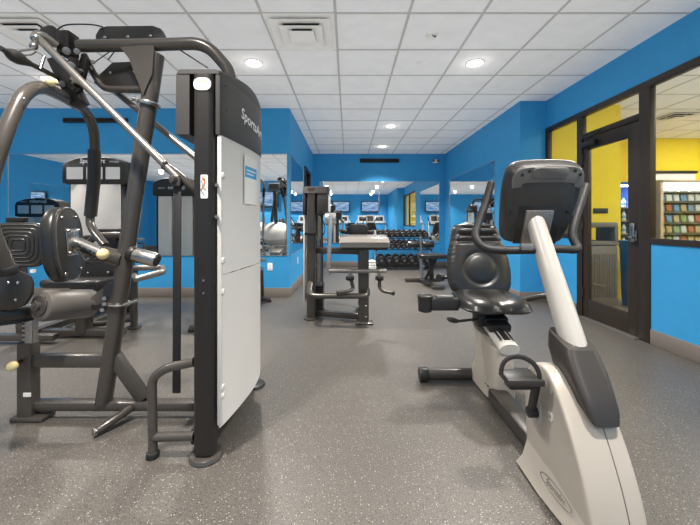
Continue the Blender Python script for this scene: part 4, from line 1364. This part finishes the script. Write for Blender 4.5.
b = MB(); b.box((-.01, -.054, -.11), (.26, .006, .23), bev=.003); b.xform(mc); part(co, 'rear_channel', 'black', b)
# front handlebar
hb = [P(491, 184, 1.86), P(486, 202, 1.84), P(478, 224, 1.80), P(475.5, 236, 1.77), P(482, 246, 1.74), P(496, 250, 1.72), P(530, 250, 1.70), P(560, 249, 1.71), P(577, 249, 1.73), P(573, 238, 1.76), P(573.5, 226, 1.78), P(580, 205, 1.82), P(586, 186, 1.86)]
b = MB(); b.tube(crom(hb, 6), .0205, n=16); hbp = part(bk, 'handlebar', 'rubber', b)
for p, q in ((hb[0], hb[1]), (hb[-1], hb[-2])):
    b = MB(); b.ball(p, .0205); part(hbp, 'grip_end', 'rubber', b)
b = MB(); b.box(P(526, 247, 1.69), (.06, .03, .035), bev=.008); part(hbp, 'clamp', 'rod', b)
# seat rail housing (rear pedestal)
b = MB()
rings = []
for z, y0, y1, w in ((.035, 2.06, 2.50, .085), (.09, 2.055, 2.46, .085), (.22, 2.06, 2.40, .078), (.31, 2.055, 2.40, .07), (.385, 2.06, 2.50, .064)):
    rings.append([(XC - .02 + u, (y0 + y1) / 2 + v, z + ((v / ((y1 - y0) / 2)) * .04 if z > .3 else 0)) for u, v in superell(0, 0, w, (y1 - y0) / 2, p=4, n=28)])
b.loft(rings); ped = part(bk, 'rear_pedestal', 'bike', b)
for dx in (-.006, .012):
    b = MB(); b.cyl((XC - .10 , 2.13 + dx * 2, .115), (XC - .107, 2.13 + dx * 2, .115), .006, n=10); part(ped, 'bolt', 'chrome', b)
b = MB(); b.tube([(XC, 2.045, .365), (XC, 2.10, .380), (XC, 2.75, .555)], .062, n=24, flat=.6); rl = part(bk, 'seat_rail', 'white', b)
b = MB(); b.bar((XC, 2.08, .413), (XC, 2.70, .580), .036, .010, bev=.002); part(rl, 'rail_track', 'black', b)
for s in (-1, 1):
    b = MB(); b.bar((XC + s * .036, 2.08, .407), (XC + s * .036, 2.70, .574), .014, .014, bev=.003); part(rl, 'rail_strip', 'chrome', b)
b = MB(); b.bar((XC - .06, 1.55, .07), (XC - .06, 2.10, .075), .115, .085, bev=.022); part(bk, 'connecting_beam', 'bikedark', b)
b = MB(); b.cyl((.53, 2.42, .052), (1.40, 2.42, .052), .042, n=20, bev=.008); rs = part(bk, 'rear_stabiliser', 'bikedark', b)
for xx in (.54, 1.39):
    b = MB(); b.cyl((xx - .035, 2.42, .052), (xx + .03, 2.42, .052), .048, n=20, bev=.006); part(rs, 'end_cap', 'black', b)
b = MB(); b.bar((XC - .03, 2.42, .05), (XC - .03, 2.3, .12), .09, .06, bev=.01); part(bk, 'stabiliser_bracket', 'bike', b)
for s in (-1, 1):
    b = MB(); b.cyl((XC + s * .10, 1.30, 0), (XC + s * .10, 1.30, .015), .03, n=14); part(bk, 'levelling_foot', 'rubber', b)
# seat carriage
b = MB(); b.box((XC, 2.36, .507), (.16, .26, .055), rot=(.25, 0, 0), bev=.01); b.box((XC, 2.22, .463), (.14, .10, .05), rot=(.25, 0, 0), bev=.008); b.box((XC - .09, 2.30, .483), (.05, .12, .08), bev=.008); b.box((XC, 2.40, .54), (.26, .28, .03), bev=.008); part(bk, 'seat_carriage', 'black', b)
b = MB(); b.cyl((XC - .10, 2.28, .485), (XC - .24, 2.26, .475), .009); b.tube(crom([(XC - .24, 2.26, .475), (XC - .29, 2.25, .487), (XC - .32, 2.24, .497)], 5), [.012, .018, .024, .027, .028, .027, .026, .024, .02, .014, .006], n=12, flat=.6); part(bk, 'adjust_lever', 'bikedark', b)
# seat cushion, waterfall front with a saddle dip
poly = [(-.235, .20), (-.255, .05), (-.25, -.10), (-.20, -.20), (-.09, -.225), (0, -.205), (.09, -.225), (.20, -.20), (.25, -.10), (.255, .05), (.235, .20), (.12, .25), (-.12, .25)]
poly = [(p.x, p.y) for p in crom([Vector((a, c, 0)) for a, c in poly + [poly[0]]], 5)][:-1]
b = MB()
rings = []
SC = Vector((XC, 2.34, .572))
for z, s in ((-.02, .93), (-.012, .99), (.0, 1.02), (.008, .99), (.03, .97), (.05, .90), (.062, .76), (.066, .55), (.062, .30), (.060, .08)):
    ring = []
    for u, v in poly:
        x_, y_ = u * s * .88, v * s
        dz = 0
        if z > .02:
            dz = -.022 * math.exp(-(x_ / .06) ** 2) * (1 if y_ < .05 else max(0, 1 - (y_ - .05) / .1)) - .10 * max(0, -y_ - .12) + .04 * max(0, y_)
        ring.append((x_, y_, z + dz))
    rings.append(ring)
b.loft(rings); b.xform(Matrix.Translation(SC)); sc = part(bk, 'seat', 'leather', b, angle=60)
# seat back: ribbed upper, round lumbar
b = MB()
SB = Vector((XC + .012, 2.60, .858))
tilt = math.radians(-14)
mb_ = Matrix.Translation(SB) @ Matrix.Rotation(tilt, 4, 'X') @ Matrix.Diagonal((1.02, 1, .96, 1))
out = [(-.06, -.30), (-.17, -.285), (-.222, -.22), (-.235, -.08), (-.215, .06), (-.185, .17), (-.168, .245), (-.13, .275), (0, .28), (.13, .275), (.168, .245), (.185, .17), (.215, .06), (.235, -.08), (.222, -.22), (.17, -.285), (.06, -.30)]
out = [(p.x, p.y) for p in crom([Vector((a, c, 0)) for a, c in out + [out[0]]], 4)][:-1]


def inside_scale(zz):     # half width at a height
    best = .2
    pts = [p for p in out if p[0] > 0]
    return min(pts, key=lambda p: abs(p[1] - zz))[0]


# front skin as a grid with relief so the ribs and the lumbar disc read
gridn_z, gridn_x = 56, 36
verts = []
bm = b.b
for i in range(gridn_z + 1):
    zz = -.297 + .574 * i / gridn_z
    hw = inside_scale(zz)
    if zz < -.28: hw *= .88
    row = []
    for j in range(gridn_x + 1):
        k = -1 + 2 * j / gridn_x
        xx = hw * k
        e = (1 - abs(k) ** 6) * (1 - max(0, (abs(zz + .01) - .24) / .06) ** 2)
        y = -.012 - .055 * max(0, e)
        y += .035 * (1 - k * k) * .35       # gentle hollow across
        if zz > .10 and abs(k) < .82:        # ribs
            ph = (zz - .10) / .058
            fr_ = ph - math.floor(ph)
            y += .026 * math.exp(-((fr_ - .5) / .2) ** 2) * (1 - (abs(k) / .82) ** 8)
        rr = math.hypot(xx, (zz + .085) * .95)
        y += .010 * math.exp(-((rr - .115) / .012) ** 2)
        if rr < .11:
            y += -.012 * (1 - (rr / .11) ** 2)
        row.append(bm.verts.new((xx, y, zz)))
    verts.append(row)
for i in range(gridn_z):
    for j in range(gridn_x):
        bm.faces.new((verts[i][j], verts[i][j + 1], verts[i + 1][j + 1], verts[i + 1][j]))
b.xform(mb_)
bkr = part(bk, 'backrest', 'leather', b, angle=80)
b = MB(); b.prism([(u * .985, v * .985) for u, v in out], 'y', -.020, .030, bev=.014); b.xform(mb_); part(bkr, 'back_shell', 'black', b)
for s in (-1, 1):
    b = MB(); b.bar((XC + s * .075, 2.54, .565), (XC + s * .075, 2.64, .70), .03, .02, bev=.004); part(bk, 'back_strut', 'rod', b)
b = MB(); b.bar((XC, 2.48, .535), (XC, 2.66, .63), .16, .03, bev=.006); part(bk, 'back_bracket', 'post', b)
b = MB(); b.cyl((XC - .24, 2.66, .70), (XC - .27, 2.64, .70), .03, n=16); b.tube([(XC - .25, 2.66, .70), (XC, 2.66, .70)], .012); part(bk, 'recline_knob', 'black', b)
# side grips: bottle holder on the left, bent bar on the right
b = MB(); b.tube(fillet([(XC - .15, 2.36, .55), (XC - .28, 2.36, .57), (XC - .34, 2.36, .575)], .03), .02); part(bk, 'side_handle', 'bikedark', b)
b = MB(); b.tube(fillet([(XC + .15, 2.40, .555), (XC + .24, 2.34, .60), (XC + .32, 2.26, .645), (XC + .46, 2.22, .65)], .06), .019, n=14); part(bk, 'side_handle', 'bikedark', b)
b = MB()
c = P(425, 299, 2.34)
c = Vector((c.x, c.y, .575))
b.tube([c + Vector((0, 0, -.055)), c + Vector((0, 0, -.05)), c + Vector((0, 0, .05)), c + Vector((0, 0, .055)), c + Vector((0, 0, .05)), c + Vector((0, 0, -.04))], [.04, .046, .050, .047, .042, .038], n=24)
b.box(c + Vector((.13, 0, .0)), (.19, .085, .085), bev=.012)
part(bk, 'bottle_holder', 'black', b)
b = MB(); b.tube([c + Vector((math.cos(2 * PI * k / 24) * .05, math.sin(2 * PI * k / 24) * .05, .052)) for k in range(24)], .006, n=8, closed=True); part(bk, 'holder_rim', 'bikedark', b)
b = MB(); b.box(c + Vector((.13, -.01, .05)), (.12, .05, .02), bev=.008); part(bk, 'holder_keypad', 'consoleg', b)
# crank and pedal
ca, cb = Vector((.810, 1.505, .295)), Vector((.800, 1.435, .455))
b = MB(); b.bar(ca, cb + Vector((0, 0, .02)), .034, .026, bev=.008, up=(1, 0, 0)); b.cyl((.84, 1.505, .295), (.795, 1.505, .295), .024, n=18, bev=.004); ck = part(bk, 'crank', 'black', b)
b = MB(); b.box((.722, 1.43, .480), (.140, .10, .030), rot=(.12, 0, 0), bev=.010); b.box((.722, 1.43, .455), (.11, .06, .03), bev=.008); b.cyl((.79, 1.435, .470), (.81, 1.435, .470), .014); pdl = part(bk, 'pedal', 'black', b)
b = MB(); b.tube([(.710 + .080 * math.cos(PI * k / 16), 1.40, .492 + .088 * math.sin(PI * k / 16) ** .8 - .014 * math.cos(PI * k / 16)) for k in range(17)], .010, n=8, flat=.35); part(pdl, 'pedal_strap', 'bikedark', b)
b = MB(); b.box((.722, 1.378, .482), (.150, .012, .026), bev=.004); part(pdl, 'pedal_edge', 'bikedark', b)
# far-side crank
b = MB(); b.bar((1.06, 1.505, .295), (1.08, 1.56, .14), .034, .026, bev=.008, up=(1, 0, 0)); part(bk, 'crank', 'black', b)
b = MB(); b.box((1.135, 1.565, .135), (.10, .085, .03), bev=.010); part(bk, 'pedal', 'black', b)

# ================================================================== BEYOND THE GLASS
t = thing('litter_bin', 'grey litter bin with slatted front and open hood, seen through the glass door', 'bin', (3.35, 4.70, 0), local=True)
b = MB(); b.box((0, 0, .42), (.50, .36, .80), bev=.03); bo = obj('body', b, 'bin', t)
b = MB()
for k in range(13):
    b.box((-.20 + k * .0335, -.183, .42), (.016, .012, .58), bev=.003)
obj('slat_panel', b, 'bin', bo)
b = MB()
b.bb((-.25, -.18, .82), (.25, .18, .88), bev=.015); b.bb((-.25, -.18, 1.06), (.25, .18, 1.13), bev=.02)
b.bb((-.25, -.18, .86), (-.20, .18, 1.08), bev=.01); b.bb((.20, -.18, .86), (.25, .18, 1.08), bev=.01); b.bb((-.22, .10, .86), (.0, .16, 1.08))
obj('hood', b, 'bin', t)
b = MB(); b.box((-.02, -.192, .30), (.16, .006, .012), rot=(0, .2, 0)); obj('latch', b, 'rod', t)
t = thing('recycling_bin', 'blue recycling bin beside the grey litter bin', 'bin', (3.95, 4.55, 0), local=True)
b = MB(); b.loft([[(u * s, v * s, z) for u, v in rrect(0, 0, .40, .36, .05)] for z, s in ((0, .86), (.03, .9), (.78, 1.0), (.80, 1.04), (.84, 1.04))]); obj('body', b, 'binb', t)
b = MB(); b.prism(rrect(0, 0, .43, .39, .06), 'z', .845, .885, bev=.012); obj('lid', b, 'binb', t)
b = MB(); b.box((-.1, -.186, .55), (.08, .01, .12), bev=.004); obj('badge', b, 'bin', t)
b = MB(); b.box((3.71, 4.992, 1.30), (.21, .014, .075), bev=.004)
solo('room_sign', b, 'black', 'small black wall plate on the yellow wall seen through the door', 'sign')


def vending(name, label, x0, x1, y, h, mname):
    t = thing(name, label, 'vending machine', ((x0 + x1) / 2, y + .4, 0))
    b = MB()
    b.bb((x0, y, 0), (x0 + .05, y + .8, h), bev=.008); b.bb((x1 - .05, y, 0), (x1, y + .8, h), bev=.008)
    b.bb((x0 + .05, y + .74, 0), (x1 - .05, y + .8, h)); b.bb((x0, y, h - .05), (x1, y + .8, h), bev=.006); b.bb((x0 + .05, y, .03), (x1 - .05, y + .8, .42), bev=.006)
    bo = obj('cabinet', b, mname, t)
    b = MB(); b.bb((x0 + .05, y + .03, h - .075), (x1 - .05, y + .06, h - .052)); obj('light_tube', b, 'vlight', t)
    b = MB(); b.bb((x0 + .05, y + .735, .42), (x1 - .05, y + .74, h - .05)); obj('inner_back', b, 'pwhite', t)
    b = MB(); b.bb((x0 + .05, y + .006, .42), (x1 - .05, y + .012, h - .05)); obj('front_glass', b, 'glass', t, smooth=False)
    return t


sv = vending('snack_machine', 'beige-framed snack vending machine with lit shelves, seen through the window', 5.15, 6.25, 5.6, 1.83, 'vend')
SHZ = (.77, .95, 1.13, 1.31, 1.48, 1.645)
for z in SHZ:
    b = MB(); b.bb((5.205, 5.66, z - .02), (6.195, 6.28, z), bev=.003); sf = part(sv, 'shelf', 'rod', b)
    b = MB(); b.bb((5.205, 5.648, z - .028), (6.195, 5.66, z + .006)); part(sf, 'price_rail', 'consoleg', b)
ld = bpy.data.lights.new('machine_light', 'AREA'); ld.shape = 'RECTANGLE'; ld.size = .85; ld.size_y = .05; ld.energy = 12
lo = bpy.data.objects.new('machine_light', ld); lo.location = (5.70, 5.68, 1.745); lo.rotation_euler = (math.radians(25), 0, 0); COL.objects.link(lo); lo['kind'] = 'helper'
PK = ['tan', 'red', 'lime', 'pblue', 'pwhite']
PNAME = {'tan': 'tan', 'red': 'red', 'lime': 'green', 'pblue': 'blue', 'pwhite': 'white'}
SHN = ('lowest', 'second-lowest', 'third-lowest', 'third-highest', 'second-highest', 'top')
BHN = ('lowest', 'second-lowest', 'middle', 'second-highest', 'top')
meshes = {}
for si, z in enumerate(SHZ):
    for k in range(8):
        m = 'pwhite' if si == 5 or (si == 4 and k % 3) else ('pblue' if si in (3, 4) and k % 2 == 0 else PK[(si * 3 + k * 2) % 5])
        if si < 2 and m == 'pblue':
            m = 'tan'
        if m not in meshes:
            b = MB(); b.pillow(rrect(0, .06, .092, .12, .010), 'y', -.02, .02, p=2, smin=.9); b.xform(Matrix.Rotation(-.12, 4, 'X'))
            lo_v = min(v.co.z for v in b.b.verts); b.xform(Matrix.Translation((0, 0, -lo_v)))
            o = obj('snack_packet', b, m); meshes[m] = o
        else:
            o = meshes[m].copy(); COL.objects.link(o)
        o.location = (5.275 + k * .122, 5.72, z + .002)
        o['label'] = '%s snack packet, %s from the left on the %s vending shelf' % (PNAME[m], ORD[k], SHN[si])
        o['category'] = 'snack packet'; o['group'] = 'snack packets in the vending machine'
dv = vending('drinks_machine', 'blue drinks vending machine with lit bottles, seen through the door glass', 4.18, 4.98, 5.62, 1.80, 'vendblue')
for z in (.50, .72, .94, 1.16, 1.38):
    b = MB(); b.bb((4.235, 5.66, z - .02), (4.925, 6.3, z), bev=.003); part(dv, 'shelf', 'rod', b)
ld = bpy.data.lights.new('machine_light', 'AREA'); ld.shape = 'RECTANGLE'; ld.size = .65; ld.size_y = .05; ld.energy = 9
lo = bpy.data.objects.new('machine_light', ld); lo.location = (4.58, 5.68, 1.715); lo.rotation_euler = (math.radians(25), 0, 0); COL.objects.link(lo); lo['kind'] = 'helper'
proto = None
for si, z in enumerate((.50, .72, .94, 1.16, 1.38)):
    for k in range(6):
        lab = 'drink bottle, %s from the left on the %s shelf of the blue machine' % (ORD[k], BHN[si])
        if proto is None:
            t = thing('drink_bottle', lab, 'bottle', (0, 0, 0), local=True, group='bottles in the drinks machine')
            b = MB(); b.tube([(0, 0, 0), (0, 0, .01), (0, 0, .10), (0, 0, .135), (0, 0, .15)], [.028, .032, .032, .013, .012], n=14); obj('bottle_body', b, 'pwhite', t)
            b = MB(); b.tube([(0, 0, .035), (0, 0, .085)], .0325, n=14); obj('wrap_label', b, 'pblue', t)
            b = MB(); b.cyl((0, 0, .148), (0, 0, .168), .014, n=12); obj('lid', b, 'binb', t)
            proto = t
        else:
            t = copy_tree(proto, label=lab)
        t.location = (4.30 + k * .112, 5.72, z + .002)
# dark cabinet top band on the lobby back wall
t = thing('wall_shelf', 'dark-edged white panel on the yellow back wall above the snack machine', 'shelf', (6.72, 6.96, 1.97), local=True)
b = MB(); b.box((0, .02, .19), (.88, .06, .05), bev=.004); obj('top_rail', b, 'black', t)
b = MB(); b.box((0, .035, .06), (.84, .03, .2), bev=.004); obj('panel', b, 'pwhite', t)

# ================================================================== CAMERA, WORLD, VIEW
cd = bpy.data.cameras.new('camera')
cd.sensor_width = 36; cd.lens = F / 700 * 36
cd.shift_x = 2.0 / 700; cd.shift_y = -40.5 / 700
cd.clip_start = .02
cam = bpy.data.objects.new('camera', cd)
cam.location = (0, 0, EYE); cam.rotation_euler = (PI / 2, 0, 0)
COL.objects.link(cam)
scene.camera = cam
w = bpy.data.worlds.new('world'); w.use_nodes = True
w.node_tree.nodes['Background'].inputs[0].default_value = (1, .97, .94, 1)
w.node_tree.nodes['Background'].inputs[1].default_value = .05
scene.world = w
vs = scene.view_settings
vs.view_transform = 'Standard'; vs.look = 'None'; vs.gamma = 1; vs.use_curve_mapping = False
vs.exposure = 0.7
cy = scene.cycles
cy.max_bounces = 10; cy.diffuse_bounces = 6; cy.glossy_bounces = 8; cy.transparent_max_bounces = 12
cy.sample_clamp_indirect = 6
cy.use_denoising = True
cy.use_fast_gi = True
cy.fast_gi_method = 'ADD'
w.light_settings.distance = 2.75
w.light_settings.ao_factor = .27
